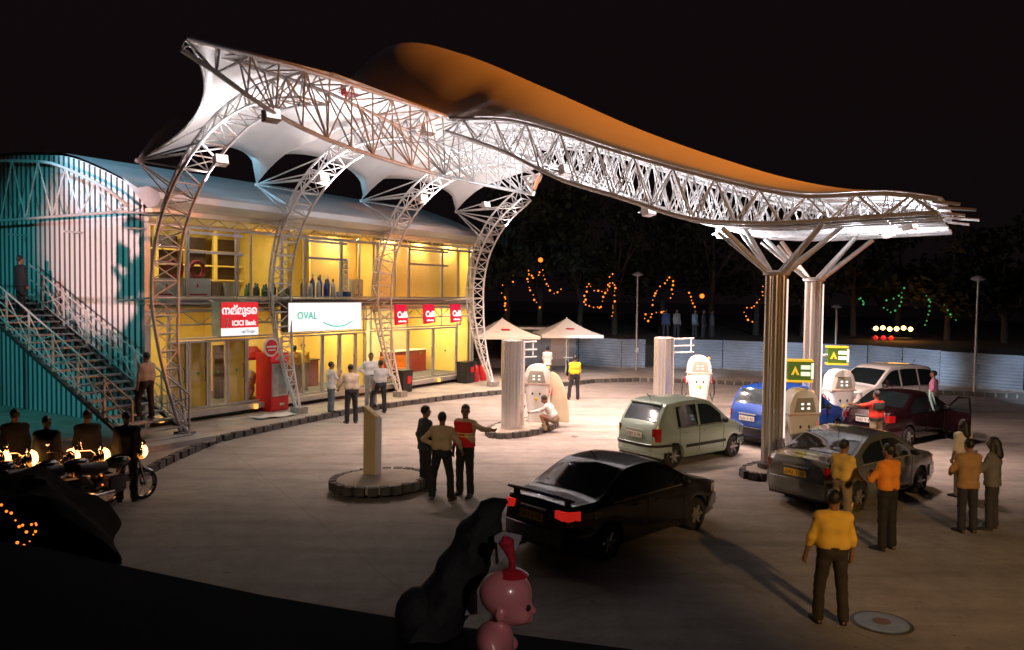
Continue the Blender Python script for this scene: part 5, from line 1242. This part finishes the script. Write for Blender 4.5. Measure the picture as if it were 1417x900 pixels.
# ================================================================== OUTSIDE STAIRS, GABLE TRUSS
st = thing('outside_staircase', 'steel staircase climbing left along the corrugated end wall', 'staircase', P(S0 - .3, .4, 0), THETA)
tread_m = mat('tread_steel', (.34, .34, .35), .6, .3, .15, 3)
def Q(s, t, z): return (s - (S0 - .3), -(t - .4), z)
N = 21; sx0, sx1 = S0 - 2.1, S0 - .45
def stp(i): return (.2 - i * .40, .33 + i * .178)
for i in range(N):
    t, z = stp(i); MB().bbox(Q(sx0, t + .17, z - .045), Q(sx1, t - .17, z)).build('tread', tread_m, st)
for s in (sx0, sx1):
    m = MB(); (t0, z0), (t1, z1) = stp(0), stp(N - 1); m.tube([Q(s, t0 + .2, z0 - .15), Q(s, t1, z1 - .12)], .07, 4); m.build('stringer', dark_steel, st)
    r = MB()
    for i in range(0, N, 3):
        t, z = stp(i); MB().bar(Q(s, t, z - .1), Q(s, t, z + 1.05), .03, 6).build('railing_post', steel, st)
        if i + 3 < N:
            t2, z2 = stp(i + 3); r.bar(Q(s, t, z + .15), Q(s, t2, z2 + .95), .018, 5); r.bar(Q(s, t, z + .95), Q(s, t2, z2 + .15), .018, 5)
    (t0, z0), (t1, z1) = stp(0), stp(N - 1)
    for dz in (1.05, .15, .6): r.bar(Q(s, t0, z0 + dz), Q(s, t1, z1 + dz), .026 if dz > 1 else .018, 6)
    r.build('railing', steel, st, smooth=50)
MB().bbox(Q(sx0, stp(N - 1)[0] - .2, 3.85), Q(sx1, -11, 3.95)).build('landing', tread_m, st)
m = MB(); m.bar(Q(sx0, -8, 5.0), Q(sx0, -11, 5.0), .026); m.bar(Q(sx0, -8, 4.5), Q(sx0, -11, 4.5), .02)
for t in (-8.2, -9.6, -11): m.bar(Q(sx0, t, .1), Q(sx0, t, 5.0), .045)
m.build('landing_frame', steel, st)
MB().bbox(Q(sx0 - .2, .9, .15), Q(sx1 + .3, .05, .30)).build('bottom_step', tread_m, st)
gt = thing('gable_truss', 'curved pipe truss standing in front of the corrugated gable', 'truss', P(S0 - .6, -2.2, 0), THETA)
def U(t, z): return (0, -(t + 2.2), z)
Tt = np.linspace(-2.3, -13, 15); A_ = [Vector(U(t, roof_z(t) - .32 - .06 * (i == 0))) for i, t in enumerate(Tt)]; B_ = [Vector(U(t, 6.36)) for t in Tt]
MB().tube(A_, .05, 7).build('chord', steel, gt, smooth=60); MB().tube(B_, .045, 7).build('chord', steel, gt, smooth=60)
m = MB()
for i in range(0, 14, 2):
    m.bar(A_[i], B_[i + 1], .024, 5); m.bar(B_[i + 1], A_[i + 2], .024, 5)
m.build('lacing', steel, gt)
for t in (-2.3, -5.5, -8.7, -12): MB().bar(U(t, 5.9), (.58, -(t + 2.2), 5.9), .03).build('wall_bracket', steel, gt)
person('man in a grey shirt climbing the outside stairs', P(S0 - 1.1, -.7, .72), 60, 1.74, ('mid_grey', (.30, .31, .33)), BLACKT, legL=((-.07, .5, -.85), (-.03, -.2, -1)))
person('dark figure on the upper flight of the outside stairs', P(S0 - 1.3, -6.6, 3.36), -30, 1.75, ('night_black', (.01, .01, .012)), BLACKT, fine=.024, tuck=False)

# ================================================================== UMBRELLAS, KIOSK
def umbrella(px, py, label, rz_):
    c = G(px, py, .02); g = thing('parasol', label, 'parasol', c, rz_, 'square cream parasols')
    apex = Vector((0, 0, 2.95)); w = 1.55; cor = [Vector((x * w, y * w, 2.15)) for x, y in ((-1, -1), (1, -1), (1, 1), (-1, 1))]
    m = MB()
    for i in range(4):
        a, b = cor[i], cor[(i + 1) % 4]; rows = []
        for v in np.linspace(0, 1, 7):
            rows.append([apex.lerp(a.lerp(b, u), v) + Vector((0, 0, -.10 * math.sin(v * math.pi) - .05 * v * math.sin(u * math.pi))) for u in np.linspace(0, 1, 7)])
        m.grid(rows); m.add([a, b, b + Vector((0, 0, -.14)), a + Vector((0, 0, -.14))], [(0, 1, 2, 3)])
    m.build('canopy', mat('parasol_cream', (.68, .60, .50), .8, 0, .05, 3), g, smooth=30)
    MB().bar((0, 0, 0), (0, 0, 2.98), .03, 8).build('pole', cream, g); m = MB()
    for q in cor: m.bar((0, 0, 2.5), q * .98 + Vector((0, 0, .02)), .012, 5)
    m.build('rib', alum, g); MB().lathe([(.3, 0), (.3, .08), (.06, .12)], n=18).build('base', concrete, g)
    m = MB(); m.box((0, -w * .55, 2.44), (.42, .01, .12), Matrix.Rotation(R(-62), 4, 'X')); m.build('red_badge', red_paint, g)
    return g
umbrella(694, 524, 'cream parasol nearer the far arch of the shop', R(12)); umbrella(783, 520, 'cream parasol in front of the kiosk wall', R(8))
g = thing('kiosk', 'low kiosk hut with a peach wall behind the right parasol', 'kiosk', G(775, 510), R(6))
MB().bbox((-2.6, 0, 0), (.9, 1.6, 2.2)).build('hut_wall', mat('hut_grey', (.26, .25, .25), .7, 0, .15, 2), g); MB().bbox((-.55, -.05, .0), (.5, -.001, 2.1)).build('peach_panel', mat('peach_panel', (.55, .36, .25), .7), g); MB().bbox((-2.8, -.4, 2.2), (1.1, 1.8, 2.32)).build('roof', alum, g)
g = thing('scooter', 'dark scooter parked by the kiosk under the right parasol', 'scooter', G(790, 526), R(100))
for x in (-.6, .6):
    w_ = MB().lathe([(.15, -.05), (.25, -.04), (.25, .04), (.15, .05)], n=18, axis='y').build('wheel', black_rubber, g, loc=(x, 0, .25))
m = MB(); m.tube([(-.75, 0, .55), (-.3, 0, .6), (0, 0, .38), (.35, 0, .40), (.55, 0, .9)], [.14, .17, .10, .10, .12], 10); m.build('body', mat('scooter_dark', (.03, .03, .035), .3), g, smooth=True); MB().tube([(-.7, 0, .76), (-.15, 0, .78)], .10, 8).build('seat', black_plastic, g, smooth=True); MB().bar((.5, -.3, 1.05), (.5, .3, 1.05), .02).build('handlebar', steel, g)

# ================================================================== LAMP POSTS, TREES, LIGHT STRINGS
def lamppost(px, py, h, label, lit=False):
    g = thing('lamp_post', label, 'lamp post', G(px, py), 0, 'thin lamp posts along the fence')
    MB().tube([(0, 0, 0), (0, 0, h)], [.07, .045], 10).build('post', alum, g, smooth=True); MB().lathe([(.04, h - .05), (.30, h + .05), (.26, h + .12), (.1, h + .2), (.01, h + .22)], n=20).build('lamp_head', mat('lamp_head_grey', (.5, .5, .52), .4, 0, .1, 4), g, smooth=True); MB().box((0, -.09, 1.25), (.16, .12, .24)).build('junction_box', alum, g, bevel=.01); return g
lamppost(880, 517, 5.2, 'thin pale lamp post left of the second stub pillar'); lamppost(1348, 547, 5.0, 'thin pale lamp post near the right edge before the fence'); lamppost(1155, 519, 3.6, 'short dim lamp post seen between the columns over the fence')
leaf_m = mat('dark_foliage', (.016, .022, .010), .8, 0, .5, 3)
bark_m = mat('bark', (.05, .04, .032), .9, 0, .3, 6)
def tree(c, h, cr, label, seed, leaves=1500):
    rr = random.Random(seed); g = thing('tree', label, 'tree', c, rr.uniform(0, 6), 'dark trees behind the fence')
    th = h * .45; m = MB(); m.tube([(0, 0, -.3), (rr.uniform(-.2, .2), 0, th * .5), (rr.uniform(-.4, .4), rr.uniform(-.3, .3), th), (0, 0, h * .8)], [.22, .17, .13, .05], 8)
    cl = []
    for i in range(11):
        a = rr.uniform(0, 6.28); q = Vector((math.cos(a) * cr * rr.uniform(.2, .85), math.sin(a) * cr * rr.uniform(.2, .85), h * rr.uniform(.38, .95))); cl.append((q, cr * rr.uniform(.28, .5)))
        m.tube([(0, 0, th * rr.uniform(.5, 1)), q * .6 + Vector((0, 0, th * .25)), q], [.07, .045, .02], 5)
    m.build('trunk', bark_m, g, smooth=60); m = MB()
    for i in range(leaves):
        q, s = rr.choice(cl); d = Vector((rr.gauss(0, 1), rr.gauss(0, 1), rr.gauss(0, .8))); d = d.normalized() * s * rr.random() ** .4; p = q + d
        u = Vector((rr.gauss(0, 1), rr.gauss(0, 1), rr.gauss(0, 1))).normalized(); w = u.orthogonal(); k = rr.uniform(.14, .30)
        m.add([p - u * k, p + w * k * .5, p + u * k, p - w * k * .5], [(0, 1, 2, 3)])
    m.build('crown', leaf_m, g); return g
tl = [(700, 470, 47, 8.5, 3.0, 'dark tree over the left umbrella'), (745, 470, 52, 10, 3.4, 'tall dark tree behind the kiosk'), (800, 470, 50, 9, 3.2, 'dark tree between the kiosk and the left lamp post'), (850, 470, 49, 8.5, 3.2, 'dark tree just left of the left lamp post'), (915, 470, 51, 9, 3.4, 'dark tree behind the second stub pillar'), (985, 470, 49, 8, 3.2, 'dark tree above the lone pump'), (1045, 470, 50, 8.5, 3.2, 'dark tree left of the nearer column'),
      (1110, 480, 49, 8, 3.0, 'dark tree between the two columns'), (1180, 480, 50, 7.5, 3.0, 'dark tree right of the farther column'), (1240, 480, 52, 7.5, 3.2, 'dark tree above the amber lamp bank'), (1310, 490, 46, 6.5, 2.8, 'dark tree left of the right lamp post'), (1390, 490, 44, 6.5, 2.8, 'dark tree at the right edge')]
for i, (px, py, d, h, cr, lab) in enumerate(tl):
    r_ = ray(px, py); p = CAM_P + r_ * (d / r_.y); tree((p.x, p.y, 1.6), h, cr, lab, i)
# strings of festival lamps in the trees
bulb_o = mat('festival_bulb_amber', (1, .4, .05), .4, emit=(1, .23, .02), estr=1.7); bulb_g = mat('festival_bulb_green', (.1, .7, .2), .4, emit=(.06, .45, .12), estr=.7); wire_m = mat('thin_wire', (.015, .015, .015), .7)
bme = {}
for k, m_ in (('o', bulb_o), ('g', bulb_g)): bme[k] = MB().ball((0, 0, 0), .054 if k == 'o' else .05, 7, 5).mesh('bulb', m_, True)
ZO = lambda x, y: (680 + x / 3.75, 340 + y / 3.75)
ZG = lambda x, y: (980 + x / 3.214, 220 + y / 3.214)
tree(P(-9.6, .95, 0), 6.1, 1.5, 'small leafy tree added unseen beyond the left edge to shade the end wall', 99, 260)  # unseen tree, added so its leaves break up the light on the wall
strings = [('o', ZO, [(122, 100), (118, 160), (95, 205), (62, 190), (58, 245), (78, 275), (70, 340)], 'amber lamp string hooked in the tree at the far arch'),
 ('o', ZO, [(185, 125), (195, 195), (212, 260), (245, 320)], 'long falling amber lamp string right of the far arch'), ('o', ZO, [(190, 135), (225, 165), (265, 130), (285, 195), (320, 245), (362, 230)], 'amber lamp string swagged above the parasols'),
 ('o', ZO, [(500, 200), (545, 235), (600, 225), (625, 145)], 'amber lamp string rising left of the left lamp post'), ('o', ZO, [(497, 215), (485, 310), (540, 320), (565, 330), (585, 250), (635, 190), (635, 330), (625, 370)], 'square loop of amber lamps left of the left lamp post'),
 ('o', ZO, [(830, 305), (850, 250), (925, 170), (940, 190), (932, 268)], 'peaked amber lamp string right of the left lamp post'), ('o', ZO, [(900, 345), (868, 345), (820, 355), (795, 370), (810, 395), (828, 375)], 'small low curl of amber lamps right of the left lamp post'),
 ('o', ZO, [(1030, 250), (1040, 290), (1058, 318)], 'short amber lamp string above the onlookers'), ('o', ZG, [(245, 572), (235, 610), (200, 660), (165, 670), (175, 715), (195, 728)], 'curled amber lamp string left of the nearer column'),
 ('g', ZG, [(872, 578), (850, 605), (800, 628)], 'green lamp string above the amber lamp bank'), ('g', ZG, [(782, 660), (810, 682), (835, 670), (862, 622)], 'green lamp loop just over the amber lamp bank'), ('g', ZG, [(970, 605), (982, 640), (970, 735)], 'hanging green lamp string right of the lamp bank'), ('g', ZG, [(1050, 655), (1072, 690), (1102, 722)], 'slanting green lamp string left of the right lamp post'), ('g', ZG, [(672, 620), (682, 632), (692, 645)], 'little knot of green lamps right of the farther column')]
for col, zf, pts, lab in strings:
    W = []
    for q in pts:
        r_ = ray(*zf(*q)); W.append(CAM_P + r_ * ((46.0 if col == 'o' else 44.0) / r_.y))
    ln = sum((b - a).length for a, b in zip(W, W[1:])); n = max(5, int(ln / (.21 if col == 'o' else .20))); S = samp(W, n); g = thing('lamp_string', lab, 'light string', S[0], 0, 'festival lamp strings in the trees')
    MB().tube([p - S[0] for p in S], .008, 4).build('wire', wire_m, g)
    for p in S:
        b = link('bulb', bme[col], g, p - S[0] + Vector((random.uniform(-.07, .07), random.uniform(-.1, .1), random.uniform(-.07, .07)))); b.scale = (random.uniform(.5, 1.25),) * 3
for q, lab in (((255, 75), 'single round amber lamp high in the tree at the left'), ((1093, 262), 'single amber lamp in the tree above the onlookers')):
    r_ = ray(*ZO(*q)); p = CAM_P + r_ * (46 / r_.y); g = thing('hanging_lamp', lab, 'lamp', p); MB().ball((0, 0, 0), .14, 10, 7).build('globe', bulb_o, g, smooth=True); MB().bar((0, 0, .1), (0, 0, .7), .01).build('cord', wire_m, g)
# bank of amber lamps on the far road
r_ = ray(1236, 455); p = CAM_P + r_ * (45.8 / r_.y); g = thing('lamp_bank', 'row of six glaring amber lamps over dim red lamps far beyond the fence', 'lamp bank', p)
for i in range(6): MB().ball((-1.0 + i * .40, 0, .04 * math.sin(i * 2)), .125, 10, 7).build('amber_lamp', mat('amber_glare', (1, .6, .2), .4, emit=(1, .50, .10), estr=14), g, smooth=True)
for i in range(3): MB().ball((-1.0 + i * .45, 0, -.55), .14, 10, 7).build('red_lamp', mat('red_glare', (.8, .02, .03), .4, emit=(.8, .01, .03), estr=.6), g, smooth=True)
MB().bar((-1.2, .14, -.02), (1.2, .14, -.02), .03).build('rail', dark_steel, g); MB().bar((-1.2, .14, -.55), (1.2, .14, -.55), .03).build('rail', dark_steel, g)
for x in (-1.2, 1.2): MB().bar((x, .2, -1), (x, .2, -p.z), .06).build('post', dark_steel, g)
pl_ = bpy.data.lights.new('amber_bank_light', 'POINT'); pl_.energy = 60; pl_.color = (1, .35, .05); pl_.shadow_soft_size = .5; po_ = bpy.data.objects.new('amber_bank_light', pl_); COL.objects.link(po_); po_.location = p + Vector((0, -.6, .1))
# onlookers on the bank
for i, (px, py, c, lab) in enumerate(((921, 465, ('onlooker_blue', (.06, .09, .20)), 'onlooker in dark blue on the bank behind the fence'), (936, 463, ('onlooker_white', (.30, .28, .26)), 'onlooker in a pale shirt on the bank behind the fence'), (961, 463, ('onlooker_pale_blue', (.22, .30, .38)), 'onlooker in pale blue standing on the bank above the stub pillar rack'), (973, 466, ('onlooker_dark', (.05, .05, .07)), 'onlooker in dark clothes on the bank above the stub pillar rack'), (985, 466, ('onlooker_grey', (.12, .13, .16)), 'onlooker in grey rightmost on the bank'))):
    r_ = ray(px, py); p = CAM_P + r_ * (47.6 / r_.y); person(lab, (p.x, p.y, 1.62), 180 + i * 20, 1.72, c, ('onlooker_trousers', (.05, .05, .06)), fine=.03, group='onlookers behind the fence', tuck=False)

# ================================================================== MOTORCYCLES IN THE DARK LOWER LEFT
mc = thing('motorcycle', 'motorcycle', 'motorcycle', (0, 0, 0), 0, 'motorcycles waiting in the dark at the left')
mp_ = mat('motorcycle_paint', (.012, .010, .010), .2, .2, .1, 5, coat=1); chrome = mat('chrome', (.7, .68, .66), .12, 1, .04, 5)
for x in (-.66, .66):
    w_ = MB().lathe([(.24, -.045), (.30, -.03), (.30, .03), (.24, .045)], n=26, axis='y', cap=False).build('wheel', black_rubber, mc, smooth=50, loc=(x, 0, .30)); q = MB(); q.lathe([(.245, -.03), (.225, 0), (.245, .03)], n=26, axis='y', cap=False)
    for i in range(9): a = i * 2 * math.pi / 9; q.bar((0, 0, 0), (.235 * math.cos(a), 0, .235 * math.sin(a)), .008, 4)
    q.lathe([(.05, -.05), (.05, .05)], n=12, axis='y'); q.build('rim', chrome, w_)
MB().ball((.10, 0, .86), .25, 14, 9, (1.15, .58, .55)).build('tank', mp_, mc, smooth=True); MB().tube([(-.16, 0, .82), (-.4, 0, .80), (-.72, 0, .86)], [.10, .13, .10], 10).build('seat', black_plastic, mc, smooth=True)
MB().tube([(.46, 0, .98), (-.05, 0, .42), (-.3, 0, .40), (-.66, 0, .30)], .035, 6).build('frame', dark_steel, mc); MB().box((.02, 0, .45), (.38, .26, .34)).build('engine', mat('engine_grey', (.12, .12, .12), .4, .6), mc, bevel=.04); MB().tube([(.66, .07, .30), (.46, .07, .98)], .026, 6).build('fork', chrome, mc); MB().tube([(.66, -.07, .30), (.46, -.07, .98)], .026, 6).build('fork', chrome, mc)
MB().tube([(.34, -.36, 1.06), (.44, -.14, 1.08), (.46, 0, 1.03), (.44, .14, 1.08), (.34, .36, 1.06)], .016, 6).build('handlebar', chrome, mc, smooth=True); MB().tube([(-.1, -.16, .35), (-.5, -.17, .34), (-.85, -.17, .42)], [.03, .04, .05], 8).build('exhaust', chrome, mc, smooth=True)
h_ = MB().lathe([(.05, -.14), (.11, -.08), (.13, 0), (.12, .02)], n=20, axis='x').build('headlamp', mp_, mc, smooth=True, loc=(.58, 0, .97)); MB().lathe([(.15, -.03), (.155, .03), (.12, .085), (.05, .115), (.003, .12)], n=20, axis='x').build('lens', mat('headlamp_lit_warm', (1, .7, .4), .3, emit=(1, .40, .12), estr=7), h_, smooth=True, loc=(.01, 0, 0))
for y in (-.4, .4): MB().ball((.36, y, 1.22), .07, 10, 6, (.3, 1, .8)).build('mirror', chrome, mc, smooth=True); MB().bar((.38, y * .85, 1.07), (.37, y, 1.2), .008).build('mirror_stem', chrome, mc)
for y in (-.16, .16): MB().ball((.50, y, .88), .04, 8, 6).build('indicator', mat('indicator_amber', (.8, .3, .04), .3, emit=(1, .35, .05), estr=.9), mc, smooth=True)
MB().tube([(.36, 0, .52), (.62, 0, .64), (.86, 0, .5)], .05, 6).build('mudguard', mp_, mc, smooth=True)
spots = [(192, 692, 62, 'motorcycle nearest the kerb at the right end of the dark row'), (140, 700, 55, 'motorcycle second from the kerb in the dark row'), (98, 702, 66, 'motorcycle third from the kerb in the dark row'), (40, 705, 58, 'motorcycle fourth from the kerb in the dark row'), (2, 705, 62, 'motorcycle at the left frame edge in the dark row')]
for i, (px, py, a, lab) in enumerate(spots):
    c = G(px, py); q = c - Vector((math.cos(R(a)), math.sin(R(a)), 0)) * .55
    if i == 0: mc.location = q; mc.rotation_euler = (0, 0, R(a)); mc['label'] = lab
    else: dup(mc, q, R(a), lab)
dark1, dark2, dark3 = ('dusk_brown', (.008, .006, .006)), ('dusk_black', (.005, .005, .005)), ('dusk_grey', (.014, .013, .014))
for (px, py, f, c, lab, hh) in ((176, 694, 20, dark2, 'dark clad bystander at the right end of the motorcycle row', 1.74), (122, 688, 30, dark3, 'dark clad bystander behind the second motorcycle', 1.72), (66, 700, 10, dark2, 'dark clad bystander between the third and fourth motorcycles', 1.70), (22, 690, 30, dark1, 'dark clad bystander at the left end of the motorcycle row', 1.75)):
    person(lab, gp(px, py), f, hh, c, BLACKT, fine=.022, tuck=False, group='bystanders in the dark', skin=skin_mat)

for zl, pts, lab in ((15.0, [(6, 640), (28, 634), (55, 640), (85, 648), (112, 662), (138, 655), (142, 672)], 'low string of tiny amber lamps in front of the dark motorcycle row'), (10.4, [(2, 700), (18, 712), (36, 735), (50, 722), (44, 748), (24, 752)], 'string of tiny amber lamps lying over the black tarpaulin heap')):
    W = [CAM_P + ray(*q) * (zl / ray(*q).y) for q in pts]; S = samp(W, 15); g = thing('lamp_string', lab, 'light string', S[0], 0, 'tiny lamp strings in the dark'); MB().tube([p - S[0] for p in S], .004, 4).build('wire', wire_m, g)
    for p in S: b = link('bulb', bme['o'], g, p - S[0] + Vector((0, 0, random.uniform(-.05, .05)))); b.scale = (random.uniform(.18, .42),) * 3
# ================================================================== CAMERA-SIDE LEDGE WITH THE DOLL
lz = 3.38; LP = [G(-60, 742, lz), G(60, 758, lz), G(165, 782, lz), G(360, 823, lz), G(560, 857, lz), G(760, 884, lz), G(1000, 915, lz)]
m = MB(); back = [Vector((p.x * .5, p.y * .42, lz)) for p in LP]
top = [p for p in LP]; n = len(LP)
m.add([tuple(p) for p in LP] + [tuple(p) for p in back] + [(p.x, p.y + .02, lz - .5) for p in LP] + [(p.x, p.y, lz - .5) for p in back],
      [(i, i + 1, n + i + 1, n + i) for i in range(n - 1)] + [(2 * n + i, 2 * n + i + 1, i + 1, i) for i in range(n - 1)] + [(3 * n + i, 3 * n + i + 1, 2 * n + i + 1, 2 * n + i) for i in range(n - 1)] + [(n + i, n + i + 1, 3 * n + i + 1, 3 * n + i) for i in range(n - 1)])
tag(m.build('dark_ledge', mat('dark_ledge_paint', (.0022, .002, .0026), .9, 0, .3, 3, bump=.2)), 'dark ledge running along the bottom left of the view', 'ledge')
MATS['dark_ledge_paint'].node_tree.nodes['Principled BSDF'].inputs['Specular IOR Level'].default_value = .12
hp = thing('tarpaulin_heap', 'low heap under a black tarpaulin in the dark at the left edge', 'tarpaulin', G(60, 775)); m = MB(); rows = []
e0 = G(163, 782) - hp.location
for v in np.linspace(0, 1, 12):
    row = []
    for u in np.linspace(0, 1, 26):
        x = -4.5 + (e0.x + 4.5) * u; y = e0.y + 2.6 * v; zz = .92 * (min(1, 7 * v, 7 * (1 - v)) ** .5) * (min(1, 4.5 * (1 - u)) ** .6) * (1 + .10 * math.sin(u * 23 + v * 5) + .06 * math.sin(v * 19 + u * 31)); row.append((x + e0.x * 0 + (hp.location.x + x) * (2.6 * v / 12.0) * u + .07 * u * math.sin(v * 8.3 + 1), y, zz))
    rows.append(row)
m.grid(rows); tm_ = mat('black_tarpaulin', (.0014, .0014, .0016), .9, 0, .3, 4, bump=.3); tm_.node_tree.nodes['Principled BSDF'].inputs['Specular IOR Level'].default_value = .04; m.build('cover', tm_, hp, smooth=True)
DC = CAM_P + ray(703, 826) * 1.76; dz0 = lz
doll = thing('doll', 'bald pink plastic baby doll with a red tassel on its head on the dark ledge', 'doll', (DC.x - .03, DC.y, dz0), R(-8))
pk = mat('pink_plastic', (.70, .26, .26), .28, 0, .04, 6, coat=.5); hc = np.array([.03, 0, DC.z - dz0])
def doll_f(Pn):
    c = hc; d = ell(Pn, c + [-.005, 0, .010], (.058, .050, .052)); d = smin(d, ell(Pn, c + [.018, 0, -.028], (.036, .038, .030)), .02)
    d = smin(d, ell(Pn, c + [.056, 0, -.026], (.008, .007, .007)), .008); d = smin(d, ell(Pn, c + [.046, 0, -.046], (.010, .016, .007)), .008)
    for e in (-1, 1): d = smin(d, ell(Pn, c + [-.010, e * .047, -.022], (.011, .006, .014)), .004); d = smin(d, ell(Pn, c + [.035, e * .02, -.034], (.014, .014, .013)), .01)
    d = smin(d, seg(Pn, c + [-.012, 0, -.045], c + [-.018, 0, -.075], .018, .02), .012)
    d = smin(d, seg(Pn, c + [-.03, -.03, -.092], c + [-.03, .03, -.092], .030, .030), .02); d = smin(d, seg(Pn, c + [-.03, 0, -.10], c + [-.03, 0, -.15], .042, .045), .02)
    for e in (-1, 1): d = smin(d, seg(Pn, c + [-.03, e * .045, -.09], c + [.0, e * .07, -.135], .018, .015), .01)
    return d
vs, fq = surface_nets(doll_f, hc + [-.10, -.10, -.21], hc + [.10, .10, .09], .0035)
me = bpy.data.meshes.new('body'); me.from_pydata(vs.tolist(), [], fq.tolist()); me.materials.append(pk); me.polygons.foreach_set('use_smooth', [True] * len(me.polygons)); link('body', me, doll)
m = MB(); c = Vector(hc); m.tube([c + Vector((.008, 0, .060)), c + Vector((.008, 0, .088)), c + Vector((.000, 0, .110)), c + Vector((-.006, 0, .125)), c + Vector((-.008, 0, .136))], [.006, .008, .013, .018, .006], 10); m.build('tassel', mat('red_yarn', (.45, .012, .03), .8, 0, .2, 60, bump=.6), doll, smooth=True)
MB().lathe([(.036, .051), (.022, .062), (.004, .065)], (hc[0] + .010, 0, hc[2]), 18).build('painted_cap', mat('red_cap', (.5, .02, .03), .4), doll, smooth=True)
for e in (-1, 1): MB().ball((hc[0] + .046, e * .021, hc[2] - .012), .008, 8, 6).build('eye', mat('eye_dark', (.03, .02, .015)), doll, smooth=True)
# black folded cloth bundle beside it
def bp_(px, py, d): r_ = ray(px, py); return CAM_P + r_ * (d / r_.y)
m = MB(); path = [bp_(700, 692, 1.98), bp_(683, 705, 1.97), bp_(662, 742, 1.96), bp_(638, 790, 1.94), bp_(612, 840, 1.92), bp_(590, 895, 1.90), bp_(575, 960, 1.88)]
m.tube(samp(path, 26), list(np.interp(np.linspace(0, 1, 26), [0, .06, .2, .5, .75, 1], [.006, .030, .052, .064, .078, .10])), 16)
mb_ = MB(); mb_.v = [(x + .006 * math.sin(z * 60 + x * 40), y + .008 * math.sin(x * 90), z) for x, y, z in m.v]; mb_.f = m.f
g = thing('cloth_bundle', 'black folded cloth bundle leaning up beside the doll', 'bundle', path[-1]); bm_ = MB(); bm_.v = [tuple(Vector(v) - path[-1]) for v in mb_.v]; bm_.f = mb_.f; bm_.build('cloth', mat('black_cloth', (.006, .007, .007), .8, 0, .3, 30, bump=.5), g, smooth=True)
q = MB(); q.ball(bp_(577, 850, 1.9) - path[-1], .06, 12, 8, (.9, .9, 1.1)); q.build('fold', MATS['black_cloth'], g, smooth=True); MB().bar(bp_(556, 872, 1.84) - path[-1], bp_(546, 905, 1.84) - path[-1], .004, 6).build('metal_rod', chrome, g)
gp_ = mat('grey_card', (.26, .25, .26), .7)
for (pts, d, lab) in (([(684, 742), (696, 736), (722, 742), (716, 760), (686, 782)], 1.86, 'grey card standing between the black bundle and the red tassel'), ([(652, 822), (660, 820), (661, 850), (643, 852)], 1.86, 'small pale card behind the neck of the doll')):
    a = [bp_(x, y, d) for x, y in pts]; m = MB(); n = len(a); m.add([tuple(v) for v in a] + [(v.x, v.y + .006, v.z) for v in a], [tuple(range(n)), tuple(range(2 * n - 1, n - 1, -1))] + [(i, (i + 1) % n, n + (i + 1) % n, n + i) for i in range(n)]); tag(m.build('card', gp_), lab, 'card')
# pale sheet coloured to imitate a reflection in the dark car window
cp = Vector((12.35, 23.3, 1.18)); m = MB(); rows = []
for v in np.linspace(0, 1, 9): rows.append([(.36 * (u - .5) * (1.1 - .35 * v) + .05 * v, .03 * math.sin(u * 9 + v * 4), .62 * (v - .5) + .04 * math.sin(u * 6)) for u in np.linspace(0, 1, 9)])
m.grid(rows); o = m.build('reflection_sheet', mat('aqua_reflection', (.45, .72, .68), .8), loc=cp, rot=(R(-18), R(12), R(37)), smooth=True); tag(o, 'pale aqua sheet imitating a reflection on the side window of the dark maroon saloon', 'cloth'); o.modifiers.new('t', 'SOLIDIFY').thickness = .01  # not a real cloth: sheet stands in for the window reflection
# the yellow paper in the hand of the man by the grey saloon
m = MB(); m.add([(-.11, 0, -.08), (.11, .01, -.08), (.11, .03, .08), (-.11, .0, .08), (-.11, .02, -.08), (.11, .03, -.08), (.11, .05, .08), (-.11, .02, .08)], [(0, 1, 2, 3), (7, 6, 5, 4), (0, 4, 5, 1), (1, 5, 6, 2), (2, 6, 7, 3), (3, 7, 4, 0)])
hnd = G(1164, 738); v_ = ray(1184, 703); pp = CAM_P + v_ * ((hnd.y - .12) / v_.y)
tag(m.build('paper_sheet', mat('yellow_paper', (.75, .60, .15), .7), loc=pp, rot=(R(20), R(15), R(15))), 'folded yellow paper held in the hand of the man by the grey saloon', 'paper')
